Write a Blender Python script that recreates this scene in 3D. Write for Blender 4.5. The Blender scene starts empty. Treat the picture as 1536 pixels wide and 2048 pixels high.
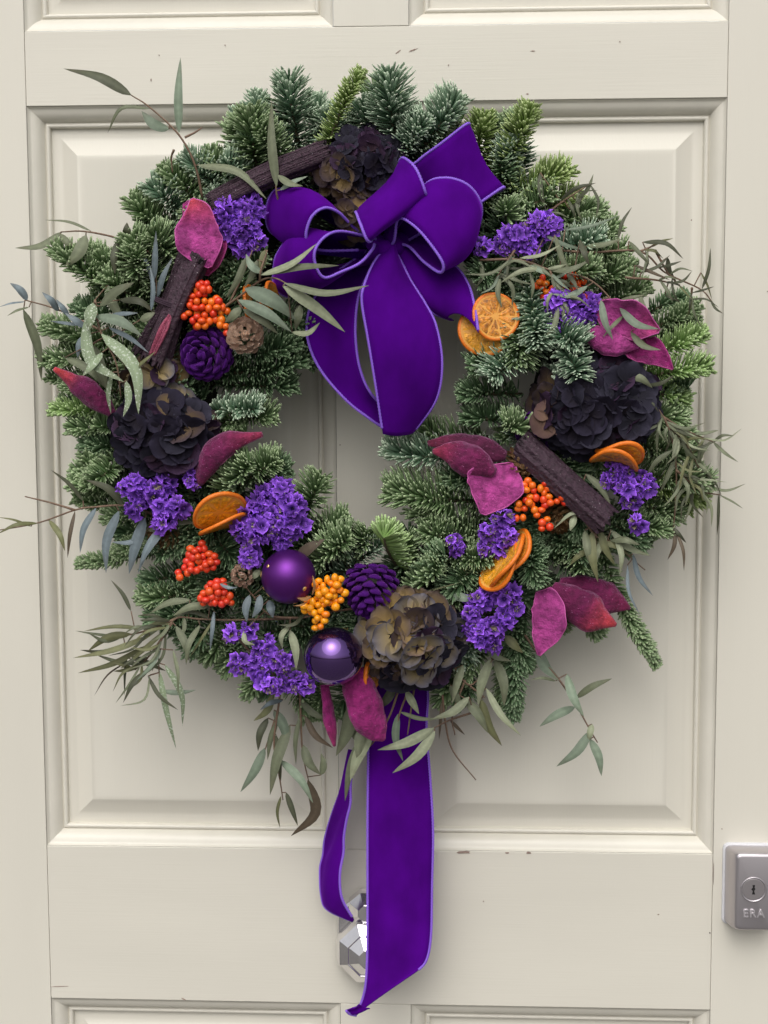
import bpy, math, random
import numpy as np
from mathutils import Vector, Matrix

# ------------------------------------------------------------------ camera, sky, sun, exposure
SC = bpy.context.scene
COL = SC.collection
Z0 = 1.30                       # height of the picture's centre above the door's foot
CAM = np.array([0.0762, -1.3028, 0.1312])
PITCH, YAW, ROLL, F = -0.1041, 0.0522, 0.0041, 3050.0


def rot(p, y, r):
    cp, sp, cy, sy, cr, sr = math.cos(p), math.sin(p), math.cos(y), math.sin(y), math.cos(r), math.sin(r)
    rx = np.array([[1, 0, 0], [0, cp, -sp], [0, sp, cp]])
    rz = np.array([[cy, -sy, 0], [sy, cy, 0], [0, 0, 1]])
    ry = np.array([[cr, 0, sr], [0, 1, 0], [-sr, 0, cr]])
    return rz @ rx @ ry


CM = rot(PITCH, YAW, ROLL)
cam_data = bpy.data.cameras.new("camera")
cam = bpy.data.objects.new("camera", cam_data)
COL.objects.link(cam)
m3 = CM @ np.array([[1, 0, 0], [0, 0, -1], [0, 1, 0]])
mw = Matrix([list(m3[i]) + [float(CAM[i] + (Z0 if i == 2 else 0))] for i in range(3)] + [[0, 0, 0, 1]])
cam.matrix_world = mw
cam_data.sensor_fit = 'VERTICAL'
cam_data.sensor_height = 24.0
cam_data.lens = F / 2048.0 * 24.0
cam_data.clip_start = 0.02
cam_data.clip_end = 500
SC.camera = cam

SUN_EL, SUN_ROT = math.radians(50), math.radians(187)
world = bpy.data.worlds.new("World")
SC.world = world
world.use_nodes = True
wn = world.node_tree
wn.nodes.clear()
sky = wn.nodes.new("ShaderNodeTexSky")
sky.sky_type = 'NISHITA'
sky.sun_disc = False
sky.sun_elevation = SUN_EL
sky.sun_rotation = SUN_ROT
sky.air_density = 1.0
sky.dust_density = 6.0
sky.ozone_density = 1.0
hsv = wn.nodes.new("ShaderNodeHueSaturation")
hsv.inputs['Saturation'].default_value = 0.22      # thick cloud: nearly white
bg = wn.nodes.new("ShaderNodeBackground")
bg.inputs['Strength'].default_value = 0.14
wo = wn.nodes.new("ShaderNodeOutputWorld")
wn.links.new(sky.outputs[0], hsv.inputs['Color'])
wn.links.new(hsv.outputs[0], bg.inputs['Color'])
wn.links.new(bg.outputs[0], wo.inputs['Surface'])

sun_data = bpy.data.lights.new("sun", 'SUN')
sun_data.energy = 1.0
sun_data.angle = math.radians(70)
sun_data.color = (1.0, 0.97, 0.92)
sun = bpy.data.objects.new("sun", sun_data)
COL.objects.link(sun)
sd = Vector((math.sin(SUN_ROT) * math.cos(SUN_EL), math.cos(SUN_ROT) * math.cos(SUN_EL), math.sin(SUN_EL)))
sun.location = sd * 3 + Vector((0, 0, Z0))
sun.rotation_euler = sd.to_track_quat('Z', 'Y').to_euler()

vs = SC.view_settings
vs.view_transform = 'Standard'
vs.look = 'None'
vs.gamma = 1.0
vs.use_curve_mapping = False
vs.exposure = 0.0

# ------------------------------------------------------------------ helpers
RNG = random.Random(7)
NR = np.random.default_rng(11)


def P(px, py, d):
    """The point d metres in front of the door seen at a pixel of the 1536 x 2048 photograph."""
    v = CM @ np.array([(px - 768) / F, 1.0, (1024 - py) / F])
    t = (-d - CAM[1]) / v[1]
    p = CAM + v * t
    return np.array([p[0], p[1], p[2] + Z0])


def pxs(d):
    return (1.31 - d) / F


def vf(a, b, c):
    """view frame (right, up, towards the viewer) to world"""
    v = np.array([a, -c, b], float)
    return v / np.linalg.norm(v)


def spline(pts, n):
    """Catmull-Rom through the points, n samples"""
    p = np.asarray(pts, float)
    if len(p) == 2:
        t = np.linspace(0, 1, n)[:, None]
        return p[0] * (1 - t) + p[1] * t
    q = np.vstack([2 * p[0] - p[1], p, 2 * p[-1] - p[-2]])
    u = np.linspace(0, len(p) - 1 - 1e-9, n)
    i = u.astype(int)
    t = (u - i)[:, None]
    a, b, c, d = q[i], q[i + 1], q[i + 2], q[i + 3]
    return 0.5 * (2 * b + (c - a) * t + (2 * a - 5 * b + 4 * c - d) * t * t + (3 * b - a - 3 * c + d) * t ** 3)


def mesh(name, verts, faces, mat=None, smooth=True, col=None):
    me = bpy.data.meshes.new(name)
    me.from_pydata([tuple(map(float, v)) for v in verts], [], [tuple(int(i) for i in f) for f in faces])
    if smooth:
        me.polygons.foreach_set('use_smooth', [True] * len(me.polygons))
    if col is not None:
        a = me.color_attributes.new('col', 'FLOAT_COLOR', 'POINT')
        c = np.ones((len(verts), 4), np.float32)
        c[:, :3] = col
        a.data.foreach_set('color', c.ravel())
    if mat:
        me.materials.append(mat)
    me.update()
    return me


def big_mesh(name, verts, quads, mat, col):
    """all-quad mesh straight from arrays"""
    me = bpy.data.meshes.new(name)
    nv, nf = len(verts), len(quads)
    me.vertices.add(nv)
    me.vertices.foreach_set('co', verts.astype(np.float32).ravel())
    me.loops.add(nf * 4)
    me.loops.foreach_set('vertex_index', quads.astype(np.int32).ravel())
    me.polygons.add(nf)
    me.polygons.foreach_set('loop_start', np.arange(0, nf * 4, 4, dtype=np.int32))
    me.polygons.foreach_set('use_smooth', np.ones(nf, bool))
    a = me.color_attributes.new('col', 'FLOAT_COLOR', 'POINT')
    c = np.ones((nv, 4), np.float32)
    c[:, :3] = col
    a.data.foreach_set('color', c.ravel())
    me.materials.append(mat)
    me.update(calc_edges=True)
    return me


def obj(name, me, parent=None, loc=None, mtx=None, kind=None, label=None):
    o = bpy.data.objects.new(name, me)
    COL.objects.link(o)
    if mtx is not None:
        o.matrix_basis = mtx
    elif loc is not None:
        o.location = loc
    if parent is not None:
        o.parent = parent
    if kind:
        o['kind'] = kind
    if label:
        o['label'] = label
    return o


def thing(name, label, cat, loc, group=None):
    o = bpy.data.objects.new(name, None)
    o.empty_display_size = 0.01
    COL.objects.link(o)
    o.location = tuple(map(float, loc))
    o['label'] = label
    o['category'] = cat
    if group:
        o['group'] = group
    return o


def grid_faces(nu, nv, wrap=False):
    f = []
    for i in range(nu - 1):
        for j in range(nv if wrap else nv - 1):
            k = (j + 1) % nv
            f.append((i * nv + j, i * nv + k, (i + 1) * nv + k, (i + 1) * nv + j))
    return f


def frames(c):
    """tangents and two normals along a polyline (parallel transport)"""
    c = np.asarray(c, float)
    t = np.gradient(c, axis=0)
    t /= np.linalg.norm(t, axis=1)[:, None] + 1e-12
    a = np.array([0, -1.0, 0]) if abs(t[0][1]) < 0.9 else np.array([1.0, 0, 0])
    n = np.zeros_like(c)
    for i in range(len(c)):
        a = a - t[i] * a.dot(t[i])
        a /= np.linalg.norm(a) + 1e-12
        n[i] = a
    return t, n, np.cross(t, n)


def tube(c, r, sides=6):
    c = np.asarray(c, float)
    t, n, b = frames(c)
    r = np.broadcast_to(np.asarray(r, float), (len(c),))
    ang = np.linspace(0, 2 * math.pi, sides, endpoint=False)
    v = c[:, None, :] + r[:, None, None] * (np.cos(ang)[None, :, None] * n[:, None, :] + np.sin(ang)[None, :, None] * b[:, None, :])
    f = grid_faces(len(c), sides, True)
    f.append(tuple(range(sides))[::-1])
    k = (len(c) - 1) * sides
    f.append(tuple(range(k, k + sides)))
    return v.reshape(-1, 3), f


def frame_mtx(z, up=(0, 0, 1), loc=(0, 0, 0), roll=0.0, scale=1.0):
    z = Vector(tuple(map(float, z))).normalized()
    u = Vector(up)
    if abs(z.dot(u)) > 0.95:
        u = Vector((1, 0, 0))
    x = u.cross(z).normalized()
    y = z.cross(x)
    m = Matrix((x, y, z)).transposed().to_4x4() @ Matrix.Rotation(roll, 4, 'Z') @ Matrix.Scale(scale, 4)
    m.translation = Vector(tuple(map(float, loc)))
    return m


# ------------------------------------------------------------------ materials
def material(name, base=(0.5, 0.5, 0.5), rough=0.6, metal=0.0, attr=False, rnd=None, sheen=0.0, sheen_tint=(1, 1, 1), spec=0.5,
             noise=None, bump=None, coat=0.0, sss=0.0, trans=0.0, speck=None):
    m = bpy.data.materials.new(name)
    m.use_nodes = True
    nt = m.node_tree
    b = nt.nodes['Principled BSDF']
    L = nt.links.new
    b.inputs['Base Color'].default_value = (*base, 1)
    b.inputs['Roughness'].default_value = rough
    b.inputs['Metallic'].default_value = metal
    b.inputs['Specular IOR Level'].default_value = spec
    b.inputs['Sheen Weight'].default_value = sheen
    b.inputs['Sheen Tint'].default_value = (*sheen_tint, 1)
    b.inputs['Sheen Roughness'].default_value = 0.4
    b.inputs['Coat Weight'].default_value = coat
    b.inputs['Coat Roughness'].default_value = 0.1
    if sss:
        b.inputs['Subsurface Weight'].default_value = sss
        b.inputs['Subsurface Radius'].default_value = (0.004, 0.002, 0.001)
    out = None
    tc = nt.nodes.new('ShaderNodeTexCoord')
    if attr:
        a = nt.nodes.new('ShaderNodeVertexColor')
        a.layer_name = 'col'
        out = a.outputs['Color']
    if rnd:
        oi = nt.nodes.new('ShaderNodeObjectInfo')
        cr = nt.nodes.new('ShaderNodeValToRGB')
        els = cr.color_ramp.elements
        while len(els) < len(rnd):
            els.new(0.5)
        for i, c in enumerate(rnd):
            els[i].position = i / max(1, len(rnd) - 1)
            els[i].color = (*c, 1)
        L(oi.outputs['Random'], cr.inputs['Fac'])
        out = cr.outputs['Color']
    if noise:                                     # (scale vector, amount)
        mp = nt.nodes.new('ShaderNodeMapping')
        mp.inputs['Scale'].default_value = noise[0]
        nz = nt.nodes.new('ShaderNodeTexNoise')
        nz.inputs['Scale'].default_value = 1.0
        nz.inputs['Detail'].default_value = 5
        L(tc.outputs['Object'], mp.inputs['Vector'])
        L(mp.outputs[0], nz.inputs['Vector'])
        mr = nt.nodes.new('ShaderNodeMapRange')
        mr.inputs['From Min'].default_value = 0.25
        mr.inputs['From Max'].default_value = 0.75
        mr.inputs['To Min'].default_value = 1 - noise[1]
        mr.inputs['To Max'].default_value = 1 + noise[1]
        L(nz.outputs['Fac'], mr.inputs['Value'])
        mx = nt.nodes.new('ShaderNodeMix')
        mx.data_type = 'RGBA'
        mx.blend_type = 'MULTIPLY'
        mx.inputs['Factor'].default_value = 1
        if out is not None:
            L(out, mx.inputs['A'])
        else:
            mx.inputs['A'].default_value = (*base, 1)
        L(mr.outputs[0], mx.inputs['B'])
        out = mx.outputs['Result']
    if speck:                                     # (scale, threshold, colour)
        vz = nt.nodes.new('ShaderNodeTexNoise')
        vz.inputs['Scale'].default_value = speck[0]
        vz.inputs['Detail'].default_value = 1
        L(tc.outputs['Object'], vz.inputs['Vector'])
        gt = nt.nodes.new('ShaderNodeMapRange')
        gt.inputs['From Min'].default_value = speck[1]
        gt.inputs['From Max'].default_value = speck[1] + 0.04
        L(vz.outputs['Fac'], gt.inputs['Value'])
        mx = nt.nodes.new('ShaderNodeMix')
        mx.data_type = 'RGBA'
        L(gt.outputs[0], mx.inputs['Factor'])
        if out is not None:
            L(out, mx.inputs['A'])
        else:
            mx.inputs['A'].default_value = (*base, 1)
        mx.inputs['B'].default_value = (*speck[2], 1)
        out = mx.outputs['Result']
    if out is not None:
        L(out, b.inputs['Base Color'])
    if bump:                                      # (scale vector, strength, distance)
        mp = nt.nodes.new('ShaderNodeMapping')
        mp.inputs['Scale'].default_value = bump[0]
        nz = nt.nodes.new('ShaderNodeTexNoise')
        nz.inputs['Scale'].default_value = 1.0
        nz.inputs['Detail'].default_value = 6
        nz.inputs['Roughness'].default_value = 0.6
        L(tc.outputs['Object'], mp.inputs['Vector'])
        L(mp.outputs[0], nz.inputs['Vector'])
        bp = nt.nodes.new('ShaderNodeBump')
        bp.inputs['Strength'].default_value = bump[1]
        bp.inputs['Distance'].default_value = bump[2]
        L(nz.outputs['Fac'], bp.inputs['Height'])
        L(bp.outputs[0], b.inputs['Normal'])
    if trans:                                     # thin leaf: some light passes
        tr = nt.nodes.new('ShaderNodeBsdfTranslucent')
        ms = nt.nodes.new('ShaderNodeMixShader')
        ms.inputs[0].default_value = trans
        if out is not None:
            L(out, tr.inputs['Color'])
        else:
            tr.inputs['Color'].default_value = (*base, 1)
        L(b.outputs[0], ms.inputs[1])
        L(tr.outputs[0], ms.inputs[2])
        L(ms.outputs[0], nt.nodes['Material Output'].inputs['Surface'])
    return m


CREAM = (0.642, 0.614, 0.536)
M = {}
M['paint_h'] = material('cream_paint_across', CREAM, 0.42, noise=((3, 3, 14), 0.035), bump=((14, 300, 600), 0.24, 0.0005))
M['paint_v'] = material('cream_paint_upright', CREAM, 0.42, noise=((14, 3, 3), 0.03), bump=((500, 300, 14), 0.2, 0.0005))
M['paint_m'] = material('cream_paint_moulding', CREAM, 0.36, noise=((30, 30, 30), 0.04), bump=((120, 120, 120), 0.3, 0.0005))
M['chip'] = material('bare_wood_chip', (0.27, 0.20, 0.165), 0.9, noise=((900, 900, 900), 0.5))
M['rust'] = material('rust_stain', (0.16, 0.055, 0.03), 0.9)
M['fleck'] = material('white_fleck', (0.85, 0.85, 0.82), 0.6)
M['satin'] = material('satin_metal', (0.50, 0.47, 0.49), 0.34, metal=0.85, bump=((900, 900, 900), 0.08, 0.0002))
M['satin_dark'] = material('lock_cylinder', (0.40, 0.37, 0.38), 0.4, metal=0.8)
M['black'] = material('black_slot', (0.006, 0.005, 0.005), 0.8)
M['sealant'] = material('white_sealant', (0.62, 0.62, 0.64), 0.6, bump=((400, 400, 400), 0.6, 0.001))
M['chrome'] = material('chrome', (0.82, 0.80, 0.81), 0.16, metal=0.95, noise=((60, 60, 60), 0.1))
M['needle'] = material('fir_needles', attr=True, rough=0.5, spec=0.4)
M['stem'] = material('fir_stem', (0.09, 0.075, 0.04), 0.8)
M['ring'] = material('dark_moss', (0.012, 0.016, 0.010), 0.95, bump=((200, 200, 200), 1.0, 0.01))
M['velvet'] = material('purple_velvet', (0.060, 0.001, 0.178), 0.95, sheen=0.35, sheen_tint=(0.40, 0.04, 0.95), spec=0.05, noise=((34, 34, 22), 0.30), bump=((2500, 2500, 2500), 0.12, 0.0003))
M['thread'] = material('lilac_thread', (0.23, 0.10, 0.62), 0.7, sheen=0.3, sheen_tint=(0.6, 0.5, 1), bump=((1500, 1500, 1500), 0.5, 0.0005))
M['leaf'] = material('eucalyptus_leaf', attr=True, rough=0.55, spec=0.35, trans=0.18, noise=((260, 260, 260), 0.16))
M['leaf_speck'] = material('speckled_eucalyptus_leaf', attr=True, rough=0.6, spec=0.3, trans=0.18, speck=(650, 0.60, (0.52, 0.58, 0.47)))
M['twig'] = material('brown_twig', (0.16, 0.10, 0.065), 0.7, noise=((300, 300, 300), 0.3))
M['petal'] = material('hydrangea_petal', attr=True, rough=0.75, spec=0.14, trans=0.12, noise=((380, 380, 380), 0.22), bump=((700, 700, 700), 0.4, 0.0006))
M['statice'] = material('statice_petal', attr=True, rough=0.7, spec=0.15, trans=0.25)
M['straw'] = material('straw_calyx', attr=True, rough=0.8, spec=0.2)
BERRY = {
    'orange': material('orange_berry', rough=0.3, spec=0.5, sss=0.15, rnd=[(0.78, 0.20, 0.01), (0.78, 0.12, 0.01), (0.72, 0.055, 0.012), (0.66, 0.03, 0.012)]),
    'red': material('red_berry', rough=0.3, spec=0.5, sss=0.15, rnd=[(0.74, 0.10, 0.015), (0.70, 0.055, 0.015), (0.66, 0.035, 0.02)]),
    'yellow': material('yellow_berry', rough=0.3, spec=0.5, sss=0.15, rnd=[(0.86, 0.36, 0.008), (0.84, 0.30, 0.006), (0.76, 0.19, 0.006)]),
}
M['rind'] = material('orange_rind', (0.72, 0.17, 0.008), 0.5, noise=((500, 500, 500), 0.2), bump=((900, 900, 900), 0.4, 0.0006))
M['pith'] = material('orange_pith', (0.72, 0.34, 0.06), 0.6, sss=0.2)
M['pulp'] = material('dried_orange_pulp', (0.52, 0.19, 0.014), 0.35, noise=((330, 330, 330), 0.75), bump=((500, 500, 500), 0.7, 0.0015), sss=0.2)
M['pulp_light'] = material('amber_orange_pulp', (0.74, 0.33, 0.02), 0.35, noise=((330, 330, 330), 0.5), bump=((500, 500, 500), 0.7, 0.0015), sss=0.2)
M['flock'] = material('purple_flock', (0.055, 0.008, 0.125), 0.95, sheen=0.5, sheen_tint=(0.5, 0.15, 0.75), spec=0.05, bump=((2200, 2200, 2200), 0.5, 0.0006))
M['glitter'] = material('copper_glitter', (0.84, 0.54, 0.38), 0.28, metal=0.6, bump=((1100, 1100, 1100), 1.0, 0.006), noise=((700, 700, 700), 0.6), speck=(1000, 0.585, (1.0, 0.90, 0.78)))  # pale specks put the glitter's sparkle into the base colour
M['bronze'] = material('bronze_glitter', (0.34, 0.19, 0.08), 0.3, metal=0.8, bump=((1100, 1100, 1100), 1.0, 0.006), noise=((700, 700, 700), 0.6), speck=(1000, 0.62, (0.95, 0.75, 0.5)))  # light specks here too are sparkle painted into the colour
M['pod'] = material('magenta_pod', attr=True, rough=0.75, spec=0.25, sheen=0.35, sheen_tint=(0.9, 0.5, 0.8), noise=((170, 170, 170), 0.5), bump=((330, 330, 330), 1.0, 0.0022), speck=(1000, 0.735, (0.55, 0.22, 0.42)))
M['pod_rim'] = material('pod_rim', attr=True, rough=0.7)
M['bark'] = material('plum_bark', (0.045, 0.020, 0.034), 0.6, noise=((500, 500, 500), 0.55), bump=((300, 300, 300), 1.0, 0.003), speck=(800, 0.74, (0.50, 0.44, 0.48)))
M['bark_in'] = material('pink_bark_inside', (0.30, 0.06, 0.11), 0.7, noise=((500, 500, 500), 0.5), bump=((500, 500, 500), 0.8, 0.002))
M['cord'] = material('dark_cord', (0.03, 0.013, 0.025), 0.9)
M['ball_matt'] = material('matt_purple_lacquer', (0.115, 0.018, 0.20), 0.40, metal=0.75, coat=0.0)
M['ball_gloss'] = material('mirror_purple_lacquer', (0.13, 0.065, 0.24), 0.03, metal=0.95, coat=0.5)
M['gold'] = material('gold_leaf', (0.75, 0.50, 0.20), 0.35, metal=0.8, noise=((700, 700, 700), 0.4))

# ------------------------------------------------------------------ unseen paving, added for bounce light and reflections
pv = material('paving', (0.12, 0.115, 0.11), 0.85, noise=((6, 6, 6), 0.25), bump=((60, 60, 60), 0.4, 0.004))
ground = bpy.data.objects.new('ground', mesh('ground', [(-60, -120, 0), (60, -120, 0), (60, 0.2, 0), (-60, 0.2, 0)], [(0, 1, 2, 3)], pv, False))
COL.objects.link(ground)
ground['kind'] = 'structure'

# ------------------------------------------------------------------ the door
XL, XR, XM1, XM2 = -0.294, 0.294, -0.0326, 0.0303
ZA, ZB, ZC, ZD = 0.34 + Z0, -0.3044 + Z0, 0.4015 + Z0, -0.4457 + Z0
DTOP, DBOT, TOPP, BOTP = Z0 + 0.72, 0.012, Z0 + 0.61, 0.26
XO0, XO1 = -0.405, 0.405
door = thing('front_door', 'cream painted wooden panelled front door behind the wreath', 'door', (0, 0.02, DBOT))
door['kind'] = 'thing'
DO = np.array([0, 0.02, DBOT])


def part_mesh(name, verts, faces, mat, parent, origin, smooth=False, kind=None, label=None, bevel=0.0, col=None, solid=0.0):
    v = np.asarray(verts, float) - np.asarray(origin, float)
    o = obj(name, mesh(name, v, faces, mat, smooth, col), parent, kind=kind, label=label)
    if solid:
        s = o.modifiers.new('thickness', 'SOLIDIFY')
        s.thickness = solid
        s.offset = 0
    if bevel:
        b = o.modifiers.new('bevel', 'BEVEL')
        b.width = bevel
        b.segments = 3
        b.limit_method = 'ANGLE'
        b.angle_limit = math.radians(25)
    return o


def box(x0, x1, y0, y1, z0, z1):
    v = [(x, y, z) for x in (x0, x1) for y in (y0, y1) for z in (z0, z1)]
    f = [(0, 1, 3, 2), (4, 6, 7, 5), (0, 4, 5, 1), (2, 3, 7, 6), (0, 2, 6, 4), (1, 5, 7, 3)]
    return v, f


def board(name, x0, x1, z0, z1, y0, mat):
    v, f = box(x0, x1, y0, 0.044, z0, z1)
    return part_mesh(name, v, f, mat, door, DO, bevel=0.0006)


board('stile', XO0, XL, DBOT, DTOP, 0.0, M['paint_v'])
board('stile', XR, XO1, DBOT, DTOP, 0.0, M['paint_v'])
for z0, z1 in ((TOPP, DTOP), (ZA, ZC), (ZD, ZB), (DBOT, BOTP)):
    board('rail', XL + 0.0002, XR - 0.0002, z0, z1, 0.0003, M['paint_h'])
for z0, z1 in ((ZC, TOPP), (ZB, ZA), (BOTP, ZD)):
    board('muntin', XM1, XM2, z0 + 0.0002, z1 - 0.0002, 0.0002, M['paint_v'])

# moulding profile: inset from the opening's edge, depth behind the stile's face
PROF = [(0.0, 0.0012), (0.0012, 0.0030), (0.0030, 0.0036), (0.0052, 0.0044), (0.0078, 0.0062), (0.0100, 0.0088), (0.0116, 0.0118),
        (0.0122, 0.0128), (0.0128, 0.0118), (0.0140, 0.0112), (0.0152, 0.0114), (0.0162, 0.0126), (0.0166, 0.0150), (0.0166, 0.0190)]
FIELD = [(0.0160, 0.0165), (0.0205, 0.0164), (0.0240, 0.0160), (0.0275, 0.0148), (0.0370, 0.0104), (0.0392, 0.0093), (0.0408, 0.0087), (0.0424, 0.0084), (0.0445, 0.0083), (0.048, 0.0083)]


def rect_ring(x0, x1, z0, z1, u):
    return [(x0 + u, z0 + u), (x1 - u, z0 + u), (x1 - u, z1 - u), (x0 + u, z1 - u)]


def door_panel(x0, x1, z0, z1):
    x0, x1, z0, z1 = x0 + 0.0003, x1 - 0.0003, z0 + 0.0003, z1 - 0.0003
    v, f = [], []
    for u, y in FIELD:
        v += [(x, y, z) for x, z in rect_ring(x0, x1, z0, z1, u)]
    for i in range(len(FIELD) - 1):
        for j in range(4):
            k = (j + 1) % 4
            f.append((i * 4 + j, i * 4 + k, (i + 1) * 4 + k, (i + 1) * 4 + j))
    n = (len(FIELD) - 1) * 4
    f.append((n, n + 1, n + 2, n + 3))
    p = part_mesh('panel', v, f, M['paint_v'], door, DO, smooth=True)
    es = p.modifiers.new('edges', 'EDGE_SPLIT')
    es.split_angle = math.radians(25)
    for j in range(4):
        k = (j + 1) % 4
        v, f = [], []
        for u, y in PROF:
            r = rect_ring(x0, x1, z0, z1, u)
            v += [(r[j][0], y, r[j][1]), (r[k][0], y, r[k][1])]
        for i in range(len(PROF) - 1):
            f.append((2 * i, 2 * i + 1, 2 * i + 3, 2 * i + 2))
        v = np.array(v)
        o = obj('moulding', mesh('moulding', v - DO, f, M['paint_m'], True), p)
        es = o.modifiers.new('edges', 'EDGE_SPLIT')
        es.split_angle = math.radians(42)


for z0, z1 in ((ZC, TOPP), (ZB, ZA), (BOTP, ZD)):
    door_panel(XL, XM1, z0, z1)
    door_panel(XM2, XR, z0, z1)


def chip(px, py, w, h, mat, d=0.0006, seed=0, name='paint_chip', tilt=0.0):
    r = random.Random(seed)
    c = P(px, py, d)
    s = pxs(0)
    ring = []
    n = 11
    for i in range(n):
        a = 2 * math.pi * i / n
        q = 0.65 + 0.5 * r.random()
        x, z = math.cos(a) * w * q * s, math.sin(a) * h * q * s
        ring.append((c[0] + x * math.cos(tilt) - z * math.sin(tilt), c[1], c[2] + x * math.sin(tilt) + z * math.cos(tilt)))
    v = ring + [(x, y + 0.0012, z) for x, y, z in ring]
    f = [tuple(range(n))] + [(i, (i + 1) % n, n + (i + 1) % n, n + i) for i in range(n)]
    part_mesh(name, v, f, M[mat], door, DO)


chip(927, 1705, 15, 3.2, 'chip', 0.0002, 1)
chip(1014, 1706, 4, 2, 'chip', 0.0002, 2)
chip(1057, 1706, 6, 2.5, 'chip', 0.0002, 3)
chip(1392, 281, 5, 8, 'rust', -0.0165, 4, 'rust_stain', 0.3)
chip(1388, 290, 3, 4, 'rust', -0.0165, 14, 'rust_stain')
chip(1425, 1682, 3, 1.6, 'fleck', -0.004, 5, 'paint_fleck')
chip(1243, 1653, 1.2, 4, 'fleck', -0.0165, 6, 'paint_fleck')
chip(1420, 1866, 1.6, 1.6, 'black', 0.0004, 7)
chip(1317, 1829, 2.2, 1.2, 'chip', 0.0, 8)
chip(1066, 102, 5, 1.2, 'chip', 0.0, 9)
chip(1055, 188, 2.5, 1.8, 'chip', 0.0, 10)
chip(302, 160, 1.5, 3, 'chip', 0.0, 11)
chip(367, 1998, 6, 1.4, 'chip', 0.0, 12, tilt=-0.5)
chip(796, 104, 8, 1.2, 'chip', 0.0, 13, tilt=0.6)
chip(826, 100, 9, 1.4, 'chip', 0.0, 15, tilt=0.35)
chip(120, 1973, 22, 0.8, 'chip', 0.0, 16, tilt=0.05)
chip(1427, 1750, 0.8, 30, 'chip', 0.0, 17, 'paint_crack')
for i, (x, y) in enumerate(((450, 90), (318, 110), (1240, 83), (897, 130), (1535, 583), (1383, 440), (680, 890), (1444, 1658), (967, 1803), (1004, 1772), (1170, 1842), (1284, 1938), (880, 68), (150, 108), (1300, 330))[:9]):
    chip(x, y, 1.3, 1.3, 'chip', 0.0004 if y not in (440, 330) else -0.0065, 30 + i)

# lock on the right stile
lock_c = P(1508, 1785, 0.027)


def rrect(cx, cz, hw, hh, r, n=5):
    out = []
    for sx, sz, a0 in ((1, 1, 0), (-1, 1, 90), (-1, -1, 180), (1, -1, 270)):
        for k in range(n):
            a = math.radians(a0 + 90 * k / (n - 1))
            out.append((cx + sx * (hw - r) + math.cos(a) * r, cz + sz * (hh - r) + math.sin(a) * r))
    return out


def loft(sections):
    v, f = [], []
    n = len(sections[0][1])
    for y, ring in sections:
        v += [(x, y, z) for x, z in ring]
    f = grid_faces(len(sections), n, True)
    f.append(tuple(range((len(sections) - 1) * n, len(sections) * n)))
    return v, f


lx, lz = lock_c[0], lock_c[2]
lb = P(1496, 1766, 0.0)
bx, bz = lb[0], lb[2]
lv, lf = loft([(0.0, rrect(bx, bz, 0.0205, 0.0345, 0.004)), (-0.004, rrect(bx, bz, 0.0205, 0.0345, 0.004)),
               (-0.012, rrect(bx + .001, bz, 0.0200, 0.0345, 0.004)), (-0.021, rrect(lx - .0006, lz, 0.0174, 0.0342, 0.004)),
               (-0.0250, rrect(lx, lz, 0.0158, 0.0338, 0.004)), (-0.0264, rrect(lx, lz, 0.0148, 0.0328, 0.0036)), (-0.027, rrect(lx, lz, 0.0132, 0.0312, 0.003))])
lock = part_mesh('lock', lv, lf, M['satin'], door, DO, smooth=True, label='satin silver rim lock cover with keyhole and raised ERA letters')
es = lock.modifiers.new('edges', 'EDGE_SPLIT')
es.split_angle = math.radians(50)
lv, lf = loft([(0.0, rrect(bx, bz, 0.0225, 0.0364, 0.005)), (-0.0016, rrect(bx, bz, 0.0222, 0.0362, 0.005)), (-0.0024, rrect(bx, bz, 0.0203, 0.0345, 0.004))])
part_mesh('gasket', lv, lf, M['sealant'], lock, DO)


def lathe(prof, axis_c, n=40):
    """profile of (radius, y) about the y axis through axis_c"""
    v = []
    for r, y in prof:
        for k in range(n):
            a = 2 * math.pi * k / n
            v.append((axis_c[0] + r * math.cos(a), axis_c[1] + y, axis_c[2] + r * math.sin(a)))
    return v, grid_faces(len(prof), n, True)


kc = P(1507, 1779, 0.027)
kv, kf = lathe([(0.0112, 0.0004), (0.0110, -0.0007), (0.0104, -0.0010), (0.0097, -0.0004), (0.0088, 0.0012), (0.0086, 0.0018)], (kc[0], -0.027, kc[2]))
part_mesh('keyhole_ring', kv, kf, M['satin'], lock, DO, smooth=True)
kv, kf = lathe([(0.0093, -0.0002), (0.0090, -0.0003), (0.0001, -0.0003)], (kc[0], -0.027, kc[2]))
part_mesh('cylinder_face', kv, kf, M['satin_dark'], lock, DO)
sv = []
for x, z in ((-.0010, .0040), (.0012, .0040), (.0008, .0018), (.0016, .0006), (.0005, -.0012), (.0014, -.0042), (-.0012, -.0042), (-.0006, -.0012), (-.0020, .0002), (-.0006, .0018)):
    sv.append((kc[0] + x, -0.0276, kc[2] + z))
part_mesh('key_slot', sv + [(x, y + 0.0004, z) for x, y, z in sv], [tuple(range(10))[::-1]] + [(i, (i + 1) % 10, 10 + (i + 1) % 10, 10 + i) for i in range(10)], M['black'], lock, DO)
tcur = bpy.data.curves.new('lettering', 'FONT')
tcur.body = 'ERA'
tcur.size = 0.0098
tcur.extrude = 0.0009
tcur.bevel_depth = 0.0002
tcur.space_character = 1.12
tcur.align_x = 'CENTER'
tmp = bpy.data.objects.new('lettering_source', tcur)
COL.objects.link(tmp)
bpy.context.view_layer.update()
tme = bpy.data.meshes.new_from_object(tmp.evaluated_get(bpy.context.evaluated_depsgraph_get()))
bpy.data.objects.remove(tmp)
tme.name = 'lettering'
tme.materials.clear()
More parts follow.
